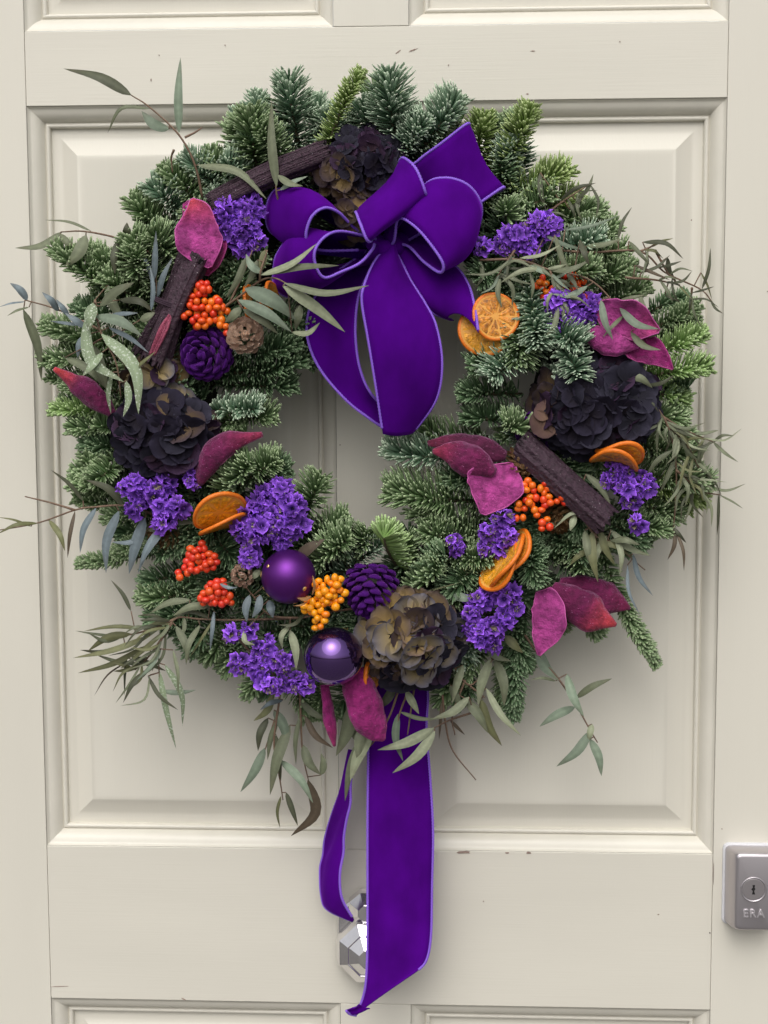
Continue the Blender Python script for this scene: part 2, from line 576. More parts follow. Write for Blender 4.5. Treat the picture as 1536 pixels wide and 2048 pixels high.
tme.materials.append(material('highlight_letter_metal', (0.66, 0.63, 0.65), 0.34, metal=0.75))  # paler than the lock body: edge highlights put into the letters' colour
tl = P(1507, 1834, 0.027)
let = obj('lettering', tme, lock)
let.location = (tl[0], -0.0271 - DO[1], tl[2] - DO[2])
let.rotation_euler = (math.radians(90), 0, 0)

# chrome knocker half hidden behind the ribbon
ka = P(737, 1858, 0.0)


def octo(cx, cz, rx, rz, y, phase=22.5):
    return (y, [(cx + rx * math.cos(math.radians(phase + 45 * k)), cz + rz * math.sin(math.radians(phase + 45 * k))) for k in range(8)])


s0 = pxs(0)
kv, kf = loft([octo(ka[0], ka[2], 70 * s0, 82 * s0, 0.0), octo(ka[0], ka[2], 70 * s0, 82 * s0, -0.003), octo(ka[0], ka[2], 65 * s0, 77 * s0, -0.005)])
knock = part_mesh('door_knocker', kv, kf, M['chrome'], door, DO, bevel=0.0004, label='faceted octagonal chrome door knocker half hidden by the ribbon')
kt = P(738, 1816, 0.010)
kv, kf = loft([octo(kt[0], kt[2], 46 * s0, 40 * s0, -0.004), octo(kt[0], kt[2], 44 * s0, 38 * s0, -0.014), octo(kt[0], kt[2], 22 * s0, 18 * s0, -0.024)])
part_mesh('knocker_hinge', kv, kf, M['chrome'], knock, DO, bevel=0.0004)
kd = P(738, 1909, 0.022)
q = [(72, -0.006), (72, -0.014), (66, -0.020), (63, -0.021), (46, -0.027), (43, -0.0265), (20, -0.034)]
kv, kf = loft([octo(kd[0], kd[2], r * s0, r * s0, y) for r, y in q])
part_mesh('knocker_drop', kv, kf, M['chrome'], knock, DO, bevel=0.0004)

# ------------------------------------------------------------------ the fir wreath
WC = P(748, 800, 0.04)
wreath = thing('fir_wreath', 'large round wreath of dark green fir sprigs hanging on the cream door', 'wreath', WC)
a = np.linspace(0, 2 * math.pi, 72, endpoint=False)
rings = []
for k in range(12):
    th = 2 * math.pi * k / 12
    rr = 0.163 + 0.030 * np.cos(th) + 0.004 * np.sin(a * 7 + k) + 0.003 * np.sin(a * 13 + 2 * k)
    yy = 0.008 - 0.020 * np.sin(th) + 0 * a
    rings.append(np.stack([rr * np.cos(a), yy, rr * np.sin(a) * 1.02], 1))
rv = np.stack(rings, 1).reshape(-1, 3)
rf = [(i * 12 + j, i * 12 + (j + 1) % 12, ((i + 1) % 72) * 12 + (j + 1) % 12, ((i + 1) % 72) * 12 + j) for i in range(72) for j in range(12)]
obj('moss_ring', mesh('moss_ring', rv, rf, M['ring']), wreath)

TINT = {  # needle colour: upper, under, tip
    'g': ((0.080, 0.150, 0.048), (0.135, 0.215, 0.095), (0.42, 0.50, 0.30)),
    'b': ((0.078, 0.165, 0.090), (0.170, 0.275, 0.185), (0.62, 0.70, 0.54)),
    'y': ((0.115, 0.190, 0.032), (0.180, 0.265, 0.070), (0.48, 0.56, 0.28)),
    'l': ((0.150, 0.260, 0.065), (0.225, 0.345, 0.115), (0.46, 0.58, 0.30)),
    'd': ((0.054, 0.120, 0.044), (0.092, 0.165, 0.082), (0.28, 0.36, 0.22)),
}
# needle template: 4 rings of 4 around a flattened section, t along it
NT = np.array([0.0, 0.45, 0.88, 1.0])
NW = np.array([0.6, 1.0, 1.0, 0.58])
NQ = []
for i in range(3):
    for j in range(4):
        k = (j + 1) % 4
        NQ.append((i * 4 + j, i * 4 + k, (i + 1) * 4 + k, (i + 1) * 4 + j))
NQ.append((12, 13, 14, 15))
NQ = np.array(NQ)


def fir_sprig(pts, reach, tint='g', dens=1.0, lie=0.26):
    """pts: (px, py, depth) from base to tip; reach: needle reach in px either side"""
    c = np.array([P(*p) for p in pts])
    s = pxs(pts[-1][2])
    L = np.linalg.norm(np.diff(c, axis=0), axis=1).sum()
    cc = spline(c, 24)
    t_, n_, b_ = frames(cc)
    org = c[0]
    up = np.array([0, -0.75, 0.66])
    nl = reach * s * 1.30
    N = int(max(60, L / 0.00026 * dens * NR.uniform(0.8, 1.1)))
    u = np.sort(NR.random(N)) ** 0.96
    u = np.clip(u + 0.03, 0.0, 1.0)
    i = u * 23
    i0 = np.clip(i.astype(int), 0, 22)
    w = (i - i0)[:, None]
    base = cc[i0] * (1 - w) + cc[i0 + 1] * w
    t = t_[i0]
    th = np.arange(N) * 2.39996 + NR.normal(0, 0.35, N)
    rad = np.cos(th)[:, None] * n_[i0] + np.sin(th)[:, None] * b_[i0]
    upn = up - t * (t @ up)[:, None]
    upn /= np.linalg.norm(upn, axis=1)[:, None] + 1e-9
    below = (rad * upn).sum(1)
    rad = rad + upn * (np.clip(-below, 0, 1) * 1.1 + 0.22)[:, None]       # needles sweep upward off the underside
    rad /= np.linalg.norm(rad, axis=1)[:, None] + 1e-9
    fw = (lie + 0.55 * u ** 3 + NR.normal(0, 0.10, N))[:, None]
    d0 = rad * 1.0 + t * fw * 0.85
    d0 /= np.linalg.norm(d0, axis=1)[:, None]
    ln = nl * (0.72 + 0.36 * NR.random(N)) * (1 - 0.34 * u ** 6) * (0.72 + 0.28 * np.clip(u / 0.2, 0, 1))
    bend = t * (0.24 + 0.22 * NR.random(N))[:, None] + upn * 0.34 + NR.normal(0, 0.13, (N, 3))
    side = np.cross(d0, t)
    side /= np.linalg.norm(side, axis=1)[:, None] + 1e-9
    nor = np.cross(side, d0)
    hw = 0.00118 * (0.85 + 0.35 * NR.random(N))
    V = np.zeros((N, 4, 4, 3))
    sec = ((1, 0), (0, 0.45), (-1, 0), (0, -0.45))
    for k in range(4):
        ctr = base + d0 * (ln * NT[k])[:, None] + bend * (ln * 0.42 * NT[k] ** 2)[:, None]
        for j, (sa, sb) in enumerate(sec):
            V[:, k, j] = ctr + side * (hw * NW[k] * sa)[:, None] + nor * (hw * NW[k] * sb)[:, None]
    V = V.reshape(-1, 3) - org
    Q = (NQ[None] + (np.arange(N) * 16)[:, None, None]).reshape(-1, 4)
    ca, cb, ct = (np.array(x) for x in TINT[tint])
    var = (0.82 + 0.56 * NR.random(N))[:, None]
    g = np.clip(NR.normal(0.30, 0.24, N), 0, 1)[:, None]
    cbase = (ca * (1 - g) + cb * g) * var
    ctip = cbase * 0.3 + ct * 0.7 * var
    C = np.zeros((N, 4, 4, 3))
    for k in range(4):
        f = (0, 0.03, 0.42, 1.0)[k]
        C[:, k] = (cbase * (1 - f) + ctip * f)[:, None]
    C[:, :3, 3] = C[:, :3, 3] * 0.6 + cb * 0.5      # paler underside
    sv, sf = tube(cc - org, np.linspace(0.0022, 0.0011, 24), 5)
    sp = obj('fir_sprig', mesh('fir_sprig', sv, sf, M['stem']), wreath, loc=tuple(org - WC))
    obj('needles', big_mesh('needles', V, Q, M['needle'], C.reshape(-1, 3)), sp, kind='stuff')


# (base x, base y, tip x, tip y, reach, tint, base depth, tip depth in mm)
SPR = [
    # top, left to right
    (603, 305, 578, 160, 36, 'b', 45, 62), (528, 300, 516, 200, 26, 'b', 40, 45), (515, 350, 503, 232, 36, 'g', 55, 70), (560, 330, 520, 260, 30, 'g', 55, 80),
    (640, 310, 630, 205, 26, 'b', 45, 50), (668, 320, 652, 225, 28, 'b', 45, 62), (655, 300, 722, 148, 19, 'y', 70, 88), (735, 290, 728, 215, 30, 'b', 45, 55), (795, 305, 779, 158, 40, 'b', 55, 75),
    (830, 310, 912, 205, 38, 'b', 55, 72), (800, 330, 850, 240, 30, 'b', 60, 80), (960, 340, 968, 240, 28, 'y', 45, 55), (1010, 350, 1062, 222, 28, 'y', 55, 72),
    (1015, 370, 1018, 285, 26, 'b', 50, 62), (1010, 330, 1000, 245, 24, 'g', 40, 45), (1020, 390, 1130, 345, 30, 'y', 55, 62), (1030, 430, 1105, 390, 28, 'g', 55, 72), (1060, 430, 1150, 395, 26, 'y', 45, 52),
    (1020, 450, 1010, 415, 26, 'g', 70, 82), (1080, 470, 1195, 425, 28, 'g', 45, 50), (1130, 500, 1225, 455, 26, 'g', 45, 50), (1110, 510, 1200, 480, 30, 'b', 60, 75),
    (1150, 540, 1245, 500, 26, 'g', 50, 60), (1150, 590, 1260, 540, 28, 'g', 55, 65), (1180, 620, 1285, 580, 26, 'g', 45, 50), (1100, 560, 1190, 540, 30, 'g', 70, 85),
    # right
    (1290, 655, 1390, 615, 20, 'g', 45, 52), (1300, 680, 1385, 640, 22, 'g', 40, 44), (1280, 720, 1400, 672, 26, 'l', 48, 60), (1260, 770, 1410, 738, 28, 'l', 52, 66), (1290, 790, 1365, 800, 24, 'l', 45, 50),
    (1250, 820, 1360, 835, 28, 'g', 50, 55), (1290, 860, 1375, 880, 26, 'g', 45, 52), (1260, 890, 1385, 912, 26, 'g', 55, 65), (1280, 945, 1410, 965, 30, 'g', 55, 66), (1270, 970, 1400, 1000, 28, 'y', 50, 55),
    (1270, 1000, 1350, 1030, 26, 'g', 45, 50), (1240, 1030, 1332, 1062, 24, 'g', 50, 60), (1215, 1040, 1280, 1085, 26, 'd', 50, 55),
    # lower right
    (1200, 1075, 1308, 1325, 17, 'g', 50, 45), (1100, 1090, 1180, 1170, 28, 'd', 45, 50), (1130, 1200, 1190, 1262, 24, 'g', 45, 50), (1060, 1190, 1025, 1425, 22, 'd', 50, 45), (1030, 1240, 1050, 1330, 24, 'd', 50, 48),
    (1075, 1180, 1120, 1250, 24, 'g', 48, 50), (1060, 1080, 1070, 1160, 26, 'd', 70, 85), (1020, 1110, 1080, 1120, 26, 'd', 60, 80), (1120, 1080, 1170, 1110, 26, 'd', 60, 72), (980, 1290, 930, 1350, 24, 'g', 45, 48),
    (920, 1340, 885, 1400, 22, 'g', 45, 42), (1000, 1160, 1060, 1200, 26, 'd', 55, 60),
    # foot
    (640, 1370, 655, 1425, 24, 'g', 45, 42), (575, 1370, 615, 1425, 22, 'g', 45, 42), (700, 1370, 690, 1420, 22, 'd', 45, 42), (520, 1340, 500, 1385, 20, 'g', 45, 42), (470, 1290, 455, 1335, 22, 'g', 45, 42),
    (440, 1230, 385, 1295, 28, 'd', 45, 48), (460, 1260, 420, 1310, 26, 'g', 40, 44), (380, 1180, 290, 1195, 26, 'g', 50, 55), (400, 1210, 310, 1240, 28, 'd', 50, 56), (350, 1150, 300, 1165, 24, 'd', 50, 50),
    (300, 1105, 165, 1128, 18, 'g', 45, 48), (330, 1090, 240, 1110, 22, 'g', 45, 48),
    # left
    (300, 1030, 222, 1035, 24, 'g', 45, 50), (260, 985, 150, 970, 24, 'g', 45, 55), (240, 950, 155, 945, 22, 'g', 45, 50), (270, 900, 175, 890, 24, 'd', 45, 50), (230, 850, 150, 858, 26, 'g', 45, 52), (230, 840, 112, 822, 20, 'l', 45, 50),
    (240, 780, 140, 770, 26, 'g', 45, 48), (230, 735, 95, 725, 25, 'g', 45, 58), (240, 690, 95, 655, 26, 'g', 50, 60), (250, 640, 160, 620, 26, 'd', 50, 55), (240, 600, 115, 502, 28, 'g', 55, 70), (250, 580, 190, 515, 28, 'g', 50, 60),
    (290, 600, 215, 560, 30, 'g', 60, 75), (320, 590, 262, 480, 34, 'g', 60, 75), (350, 520, 300, 470, 32, 'g', 60, 80), (340, 470, 268, 405, 28, 'g', 50, 60), (360, 430, 305, 375, 30, 'b', 50, 62), (400, 420, 335, 345, 28, 'g', 50, 60),
    (440, 390, 375, 322, 28, 'b', 50, 62), (470, 370, 420, 315, 26, 'g', 45, 55), (490, 350, 450, 325, 26, 'b', 55, 72), (280, 560, 270, 500, 26, 'g', 70, 85),
    # behind the upper left pod, filling
    (450, 480, 385, 425, 30, 'g', 55, 66), (430, 500, 400, 430, 30, 'd', 45, 52), (470, 440, 430, 390, 28, 'b', 50, 60), (500, 420, 470, 370, 28, 'd', 45, 52), (420, 560, 350, 540, 30, 'd', 50, 56), (540, 400, 560, 330, 28, 'd', 45, 50), (1020, 470, 1060, 450, 28, 'd', 45, 50),
    # inside edge
    (640, 470, 650, 560, 28, 'd', 36, 40), (700, 450, 705, 560, 28, 'd', 36, 42), (760, 470, 770, 575, 28, 'd', 36, 42), (820, 470, 830, 585, 28, 'd', 36, 42), (880, 500, 890, 600, 28, 'd', 36, 42), (600, 500, 620, 600, 28, 'd', 36, 44), (680, 440, 650, 520, 28, 'd', 36, 42), (740, 440, 745, 520, 28, 'd', 36, 42),
    (440, 700, 590, 690, 34, 'd', 60, 70), (450, 740, 605, 720, 34, 'd', 55, 62), (470, 770, 580, 775, 30, 'd', 50, 56), (530, 640, 610, 650, 30, 'd', 60, 70), (450, 820, 520, 815, 26, 'b', 70, 88), (440, 850, 545, 835, 30, 'g', 55, 70),
    (460, 985, 500, 925, 32, 'g', 80, 104), (470, 990, 555, 925, 32, 'g', 65, 85), (500, 960, 570, 940, 30, 'd', 50, 60), (600, 1060, 640, 960, 34, 'g', 60, 72), (610, 1090, 690, 1040, 30, 'g', 60, 72), (640, 1130, 700, 1075, 32, 'g', 70, 90),
    (620, 1070, 690, 1100, 28, 'd', 55, 70), (790, 1120, 768, 1075, 34, 'l', 60, 105), (720, 1110, 735, 1065, 28, 'g', 55, 70), (830, 1130, 805, 1080, 30, 'g', 60, 75), (860, 1150, 890, 1110, 30, 'd', 70, 95),
    (945, 905, 785, 902, 34, 'b', 60, 66), (930, 870, 830, 860, 28, 'g', 50, 55), (960, 1000, 785, 985, 42, 'g', 60, 72), (940, 1050, 830, 1020, 34, 'g', 60, 66), (930, 1080, 850, 1070, 32, 'g', 65, 80), (1010, 950, 900, 960, 32, 'd', 60, 66),
    (1010, 790, 935, 790, 30, 'd', 60, 66), (1040, 730, 950, 735, 34, 'd', 65, 80), (1060, 700, 985, 755, 34, 'b', 70, 95), (1040, 650, 985, 700, 32, 'd', 60, 72), (1010, 840, 940, 835, 28, 'd', 55, 60), (1060, 600, 1075, 690, 30, 'b', 75, 100),
    (1100, 650, 1160, 690, 32, 'b', 80, 105), (1120, 690, 1155, 755, 30, 'b', 80, 108), (1050, 640, 1040, 720, 32, 'g', 75, 92), (1000, 530, 960, 560, 30, 'd', 60, 75), (1040, 540, 990, 590, 30, 'd', 60, 70), (1050, 870, 1010, 850, 28, 'g', 70, 90),
    (950, 1120, 900, 1180, 30, 'd', 65, 80), (880, 1180, 960, 1170, 28, 'd', 55, 70), (930, 1150, 1010, 1140, 30, 'g', 60, 75), (900, 1110, 980, 1120, 30, 'g', 60, 85), (840, 1170, 880, 1130, 28, 'g', 75, 95),
    (470, 560, 530, 520, 28, 'd', 60, 75), (450, 540, 500, 600, 30, 'd', 60, 75), (560, 690, 620, 720, 28, 'd', 50, 55), (430, 1070, 470, 1120, 28, 'd', 60, 70), (420, 1050, 360, 1090, 28, 'd', 60, 66), (380, 1160, 450, 1165, 28, 'd', 55, 66),
    (460, 1180, 540, 1220, 28, 'd', 55, 60), (560, 1260, 640, 1240, 28, 'd', 55, 60), (230, 930, 190, 960, 26, 'g', 60, 75), (240, 870, 200, 850, 26, 'g', 60, 75), (1180, 1000, 1150, 1060, 28, 'd', 60, 70), (1110, 900, 1160, 950, 28, 'd', 55, 62),
]
for bx_, by_, tx_, ty_, re_, ti_, d0_, d1_ in SPR:
    dx, dy = tx_ - bx_, ty_ - by_
    k = RNG.uniform(-0.08, 0.08)
    mid = ((bx_ + tx_) / 2 - dy * k, (by_ + ty_) / 2 + dx * k, (d0_ + d1_) / 2000 + 0.004)
    fir_sprig([(bx_ - dx * 0.45, by_ - dy * 0.45, d0_ / 1000 - 0.010), mid, (tx_, ty_, d1_ / 1000)], re_ * 1.12, ti_)
    if math.hypot(tx_ - 748, ty_ - 800) > 400 and re_ > 19:      # a second, lower sprig beside each outer one
        o_ = RNG.choice((-1, 1)) * RNG.uniform(20, 34) / math.hypot(dx, dy)
        ex, ey, k2 = -dy * o_, dx * o_, RNG.uniform(0.72, 0.92)
        fir_sprig([(bx_ - dx * 0.3 + ex * 0.5, by_ - dy * 0.3 + ey * 0.5, 0.036), (bx_ + dx * 0.4 + ex, by_ + dy * 0.4 + ey, 0.040), (bx_ + dx * k2 + ex, by_ + dy * k2 + ey, d1_ / 1000 - 0.012)], re_ * 1.05, RNG.choice((ti_, 'g', 'd')), 0.9)
for i in range(130):                       # the body of the wreath between the ornaments
    th = 2 * math.pi * (i + RNG.random() * 0.8) / 130 * 3
    r0 = RNG.uniform(330, 470)
    bx_, by_ = 748 + r0 * math.cos(th), 800 + r0 * math.sin(th) * 1.0
    da = th + RNG.choice((0, 0.7, -0.7, math.pi, math.pi - 0.8, math.pi + 0.8, 1.3)) + RNG.uniform(-0.4, 0.4)
    ll = RNG.uniform(85, 125)
    tx_, ty_ = bx_ + ll * math.cos(da), by_ + ll * math.sin(da)
    rt = math.hypot(tx_ - 748, ty_ - 800)
    if rt > 545 or rt < 265:
        q_ = min(545, max(265, rt)) / rt
        tx_, ty_ = 748 + (tx_ - 748) * q_, 800 + (ty_ - 800) * q_
    d0_ = RNG.uniform(0.040, 0.056)
    under_bow = 540 < tx_ < 1000 and ty_ < 640
    if under_bow:
        d0_ = 0.034
    fir_sprig([(bx_, by_, d0_), ((bx_ + tx_) / 2, (by_ + ty_) / 2, d0_ + 0.010), (tx_, ty_, d0_ + (0.004 if under_bow else RNG.uniform(0.006, 0.026)))], RNG.uniform(29, 36), RNG.choice('ddgdgb'), 0.85)

# ------------------------------------------------------------------ velvet bow and hanging ribbon
def stitched(parent, line, origin, r=0.00122):
    """overlocked edge: a thread coiled tightly along the ribbon's edge"""
    L = np.linalg.norm(np.diff(line, axis=0), axis=1).sum()
    n = max(12, int(L / 0.00095))
    n += n % 2
    c = spline(line[::2] if len(line) > 40 else line, n)
    rr = np.where(np.arange(n) % 2 == 0, r * 1.12, r * 0.80)
    v, f = tube(c - origin, rr, 6)
    obj('edge_stitching', mesh('edge_stitching', v, f, M['thread']), parent)


def ribbon(parent, origin, A, B, name='loop', bulge=0.0, n=54, m=11, stitch=(True, True), wave=0.0022, notch=0.0, brange=(0.0, 1.0)):
    """strip ruled between two edge lines given as (px, py, depth in mm)"""
    a = spline([P(x, y, d / 1000) for x, y, d in A], n)
    b = spline([P(x, y, d / 1000) for x, y, d in B], n)
    # even out the arc length so that the quads stay regular
    V = np.zeros((n, m, 3))
    ta = np.gradient((a + b) / 2, axis=0)
    nor = np.cross(ta, b - a)
    nor /= np.linalg.norm(nor, axis=1)[:, None] + 1e-9
    for j in range(m):
        v = j / (m - 1)
        if notch:
            ui = np.arange(n) * (1 - notch * math.sin(math.pi * v))
            aj = np.stack([np.interp(ui, np.arange(n), a[:, k]) for k in range(3)], 1)
            bj = np.stack([np.interp(ui, np.arange(n), b[:, k]) for k in range(3)], 1)
        else:
            aj, bj = a, b
        V[:, j] = aj * (1 - v) + bj * v + nor * (bulge * math.sin(math.pi * v)) \
            + nor * (wave * np.sin(np.linspace(0, 9, n) + 3 * v))[:, None] * math.sin(math.pi * v)
    o = part_mesh(name, V.reshape(-1, 3), grid_faces(n, m), M['velvet'], parent, origin, smooth=True, solid=0.0009)
    if stitch[0]:
        stitched(o, a, origin)
    if stitch[1]:
        stitched(o, b[int(brange[0] * n):max(int(brange[0] * n) + 4, int(brange[1] * n))], origin)
    return o


BO = P(755, 500, 0.075)
bow = thing('velvet_bow', 'big purple velvet bow with lilac stitched edges at the top of the wreath', 'bow', BO)
# upper right loop, lying back
ribbon(bow, BO, [(770, 470, 72), (800, 360, 82), (838, 320, 90), (886, 284, 97), (930, 250, 98), (934, 254, 88), (880, 295, 74), (800, 385, 64)],
       [(800, 490, 72), (880, 446, 82), (930, 424, 92), (965, 402, 98), (1003, 376, 98), (1002, 380, 88), (950, 405, 74), (860, 455, 64)], bulge=0.002, stitch=(True, True))
# right front loop
ribbon(bow, BO, [(770, 500, 84), (788, 482, 96), (797, 437, 108), (832, 455, 116), (866, 495, 120), (886, 528, 120), (880, 545, 114), (848, 524, 100), (812, 490, 88), (775, 500, 78)],
       [(780, 480, 66), (800, 450, 80), (848, 372, 98), (892, 356, 104), (938, 372, 104), (963, 414, 98), (950, 462, 82), (905, 458, 66), (850, 450, 62), (782, 492, 62)], bulge=0.006, brange=(0.14, 0.66))
# middle loop standing over the knot
ribbon(bow, BO, [(722, 470, 84), (706, 440, 92), (711, 424, 104), (720, 446, 124), (734, 480, 126), (743, 480, 112), (742, 465, 96), (735, 475, 86)],
       [(812, 350, 74), (798, 330, 84), (807, 316, 96), (832, 338, 112), (850, 383, 114), (850, 396, 100), (838, 392, 86), (825, 385, 76)], bulge=-0.002)
# upper left loop
ribbon(bow, BO, [(750, 490, 84), (705, 452, 98), (676, 424, 110), (648, 416, 116), (622, 436, 118), (613, 478, 114), (640, 500, 100), (730, 500, 84)],
       [(745, 484, 64), (690, 462, 70), (620, 420, 76), (560, 378, 82), (534, 410, 80), (540, 462, 76), (590, 478, 68), (720, 494, 62)], bulge=-0.006, brange=(0.3, 0.84))
# lower left loop
ribbon(bow, BO, [(752, 478, 92), (688, 463, 110), (655, 470, 120), (632, 496, 126), (630, 526, 126), (648, 555, 124), (684, 543, 122), (720, 526, 118), (744, 500, 108), (750, 486, 98)],
       [(742, 498, 68), (650, 508, 72), (585, 478, 80), (556, 505, 80), (547, 540, 78), (552, 578, 76), (590, 592, 72), (640, 540, 66), (735, 518, 66), (750, 505, 68)], bulge=-0.006, brange=(0.2, 0.66))
# lower right tail with its curled cut end
ribbon(bow, BO, [(790, 500, 80), (806, 530, 86), (825, 568, 92), (846, 602, 92), (868, 627, 88), (908, 641, 80)],
       [(800, 490, 66), (860, 505, 72), (910, 532, 78), (936, 568, 86), (949, 612, 96), (957, 666, 106)], 'tail', bulge=0.004, notch=0.17)
# long drooping loop: front leaf, turned under at the foot, back leaf
ribbon(bow, BO, [(768, 500, 90), (745, 530, 104), (727, 575, 112), (724, 608, 114), (737, 683, 114), (752, 774, 110), (766, 868, 102)],
       [(790, 500, 84), (818, 556, 94), (852, 610, 102), (873, 655, 106), (884, 728, 106), (872, 800, 100), (826, 866, 88)], 'loop', bulge=0.006)
ribbon(bow, BO, [(735, 500, 70), (655, 560, 76), (622, 612, 80), (613, 655, 82), (622, 702, 84), (648, 750, 86), (695, 803, 86), (740, 838, 84), (770, 858, 80)],
       [(765, 500, 78), (738, 545, 88), (718, 590, 94), (711, 650, 96), (714, 706, 96), (724, 750, 94), (740, 784, 92), (765, 812, 86), (815, 862, 80)], 'loop', bulge=-0.004)
# the pinched knot
kn = spline([P(x, y, d / 1000) for x, y, d in ((735, 470, 72), (750, 485, 84), (768, 498, 90), (792, 492, 80), (800, 480, 70))], 18)
v, f = tube(kn - BO, 0.0075 + 0.001 * np.sin(np.arange(18) * 1.7), 10)
obj('knot', mesh('knot', v, f, M['velvet']), bow)

RO = P(795, 1395, 0.05)
hang = thing('velvet_ribbon', 'two purple velvet ribbon ends hanging below the wreath over the knocker', 'ribbon', RO)
ribbon(hang, RO, [(740, 1330, 44), (738, 1420, 46), (736, 1540, 46), (735, 1650, 46), (735, 1760, 48), (735, 1860, 52), (733, 1950, 54), (726, 1995, 54), (712, 2030, 56)],
       [(850, 1320, 42), (856, 1390, 42), (853, 1460, 42), (860, 1550, 43), (866, 1660, 44), (864, 1770, 46), (862, 1870, 50), (853, 1920, 53), (834, 1943, 56)], 'tail', bulge=0.003, wave=0.0012)
ribbon(hang, RO, [(712, 2031, 56), (700, 2028, 60), (692, 2021, 63)], [(740, 2017, 56), (727, 2014, 59), (718, 2008, 62)], 'curled_corner', n=10, m=6, stitch=(True, False))
ribbon(hang, RO, [(702, 1500, 26), (686, 1566, 22), (664, 1628, 20), (650, 1676, 20), (646, 1710, 20), (640, 1740, 22), (643, 1794, 26), (656, 1820, 30), (706, 1843, 36)],
       [(712, 1500, 46), (702, 1560, 46), (701, 1605, 46), (694, 1636, 46), (688, 1672, 44), (687, 1706, 44), (680, 1748, 46), (684, 1796, 46), (708, 1840, 42)], 'tail', bulge=0.002)


# ------------------------------------------------------------------ eucalyptus
LC = {'p': (0.26, 0.285, 0.185), 't': (0.185, 0.235, 0.170), 'g': (0.145, 0.162, 0.100), 'o': (0.135, 0.140, 0.065), 'b': (0.165, 0.205, 0.225), 'd': (0.070, 0.076, 0.046), 'n': (0.10, 0.075, 0.05), 's': (0.23, 0.29, 0.18)}


def leaf(parent, origin, b, t, w, bend=0.0, colr='g', d0=0.08, d1=0.08, seed=0):
    """lance-shaped leaf from base pixel b to tip pixel t; w: half width in px; bend: sideways bow as a share of its length"""
    r = random.Random(seed)
    n = 11
    dx, dy = t[0] - b[0], t[1] - b[1]
    mid = ((b[0] + t[0]) / 2 - dy * bend, (b[1] + t[1]) / 2 + dx * bend, (d0 + d1) / 2 + r.uniform(0.001, 0.006))
    c = spline([P(b[0], b[1], d0), P(*mid), P(t[0], t[1], d1)], n)
    tg = np.gradient(c, axis=0)
    tg /= np.linalg.norm(tg, axis=1)[:, None]
    tilt = r.uniform(-0.5, 0.5)
    vw = np.array([math.sin(tilt) * 0.5, -1, 0.25 + 0.3 * r.random()])
    side = np.cross(tg, vw)
    side /= np.linalg.norm(side, axis=1)[:, None]
    nor = np.cross(side, tg)
    u = np.linspace(0, 1, n)
    prof = np.sin(math.pi * np.clip(u, 0, 1) ** 0.8) ** 0.72 * (1 - 0.30 * u) * 1.18
    prof[0] = 0.10
    prof[-1] = 0.015
    hw = w * 0.86 * pxs(d0) * prof
    fold = r.uniform(0.05, 0.30)
    tw = r.uniform(-0.5, 0.5) * u
    V, C = np.zeros((n, 5, 3)), np.zeros((n, 5, 3))
    base = np.array(LC[colr]) * r.uniform(0.82, 1.18)
    for j, q in enumerate((-1, -0.55, 0, 0.55, 1)):
        sd = side * np.cos(tw)[:, None] + nor * np.sin(tw)[:, None]
        V[:, j] = c + sd * (hw * q)[:, None] + nor * (hw * fold * (abs(q) ** 1.3))[:, None] * -1
        C[:, j] = base * (1.22 if j == 2 else 1.0)
    C[-3:] = C[-3:] * 0.8 + np.array((0.10, 0.07, 0.045)) * 0.2
    m = M['leaf_speck'] if colr == 's' else M['leaf']
    obj('leaf', mesh('leaf', V.reshape(-1, 3) - origin, grid_faces(n, 5), m, True, C.reshape(-1, 3)), parent)


EUC_N = [0]


def eucalyptus(label, stems, leaves, d=(0.085, 0.085), auto=None):
    """stems: polylines of (px, py, mm); leaves: (bx, by, tx, ty, w, bend, colour[, base mm, tip mm])"""
    EUC_N[0] += 1
    o0 = P(stems[0][0][0], stems[0][0][1], stems[0][0][2] / 1000)
    root = thing('eucalyptus_sprig', label, 'foliage', o0, 'eucalyptus sprigs in the wreath')
    allp = []
    for st in stems:
        c = spline([P(x, y, q / 1000) for x, y, q in st], max(8, 5 * len(st)))
        allp.append(np.array([(x, y, q) for x, y, q in st], float))
        v, f = tube(c - o0, np.linspace(0.0011, 0.0005, len(c)), 5)
        obj('stem', mesh('stem', v, f, M['twig']), root)
    ap = np.vstack([spline(p, 30) for p in allp])
    k = EUC_N[0] * 1000
    for lf_ in leaves:
        k += 1
        b, t, w, be, cl = lf_[:2], lf_[2:4], lf_[4], lf_[5], lf_[6]
        if len(lf_) > 7:
            q0, q1 = lf_[7], lf_[8]
        else:
            i = np.argmin(((ap[:, :2] - np.array(b)) ** 2).sum(1))
            q0 = ap[i, 2]
            q1 = q0 + random.Random(k).uniform(-6, 12)
        near = ap[np.argmin(((ap[:, :2] - np.array(b)) ** 2).sum(1))]
        if math.hypot(near[0] - b[0], near[1] - b[1]) > 4:       # leaf stalk back to the twig
            v, f = tube(spline([P(near[0], near[1], near[2] / 1000), P(b[0], b[1], q0 / 1000)], 5) - o0, 0.0005, 4)
            obj('leaf_stalk', mesh('leaf_stalk', v, f, M['twig']), root)
        leaf(root, o0, b, t, w, be, cl, q0 / 1000, q1 / 1000, k)
    if auto:                                                    # many fine leaves along the twigs
        n, ln, w, cls, ang = auto
        r = random.Random(k)
        for i in range(n):
            p = ap[r.randrange(6, len(ap))]
            a = r.uniform(*ang)
            l_ = ln * r.uniform(0.6, 1.25)
            leaf(root, o0, (p[0], p[1]), (p[0] + l_ * math.cos(a), p[1] + l_ * math.sin(a)), w * r.uniform(0.7, 1.25), r.uniform(-0.2, 0.2), r.choice(cls), p[2] / 1000, p[2] / 1000 + r.uniform(-0.008, 0.012), k + 100 + i)


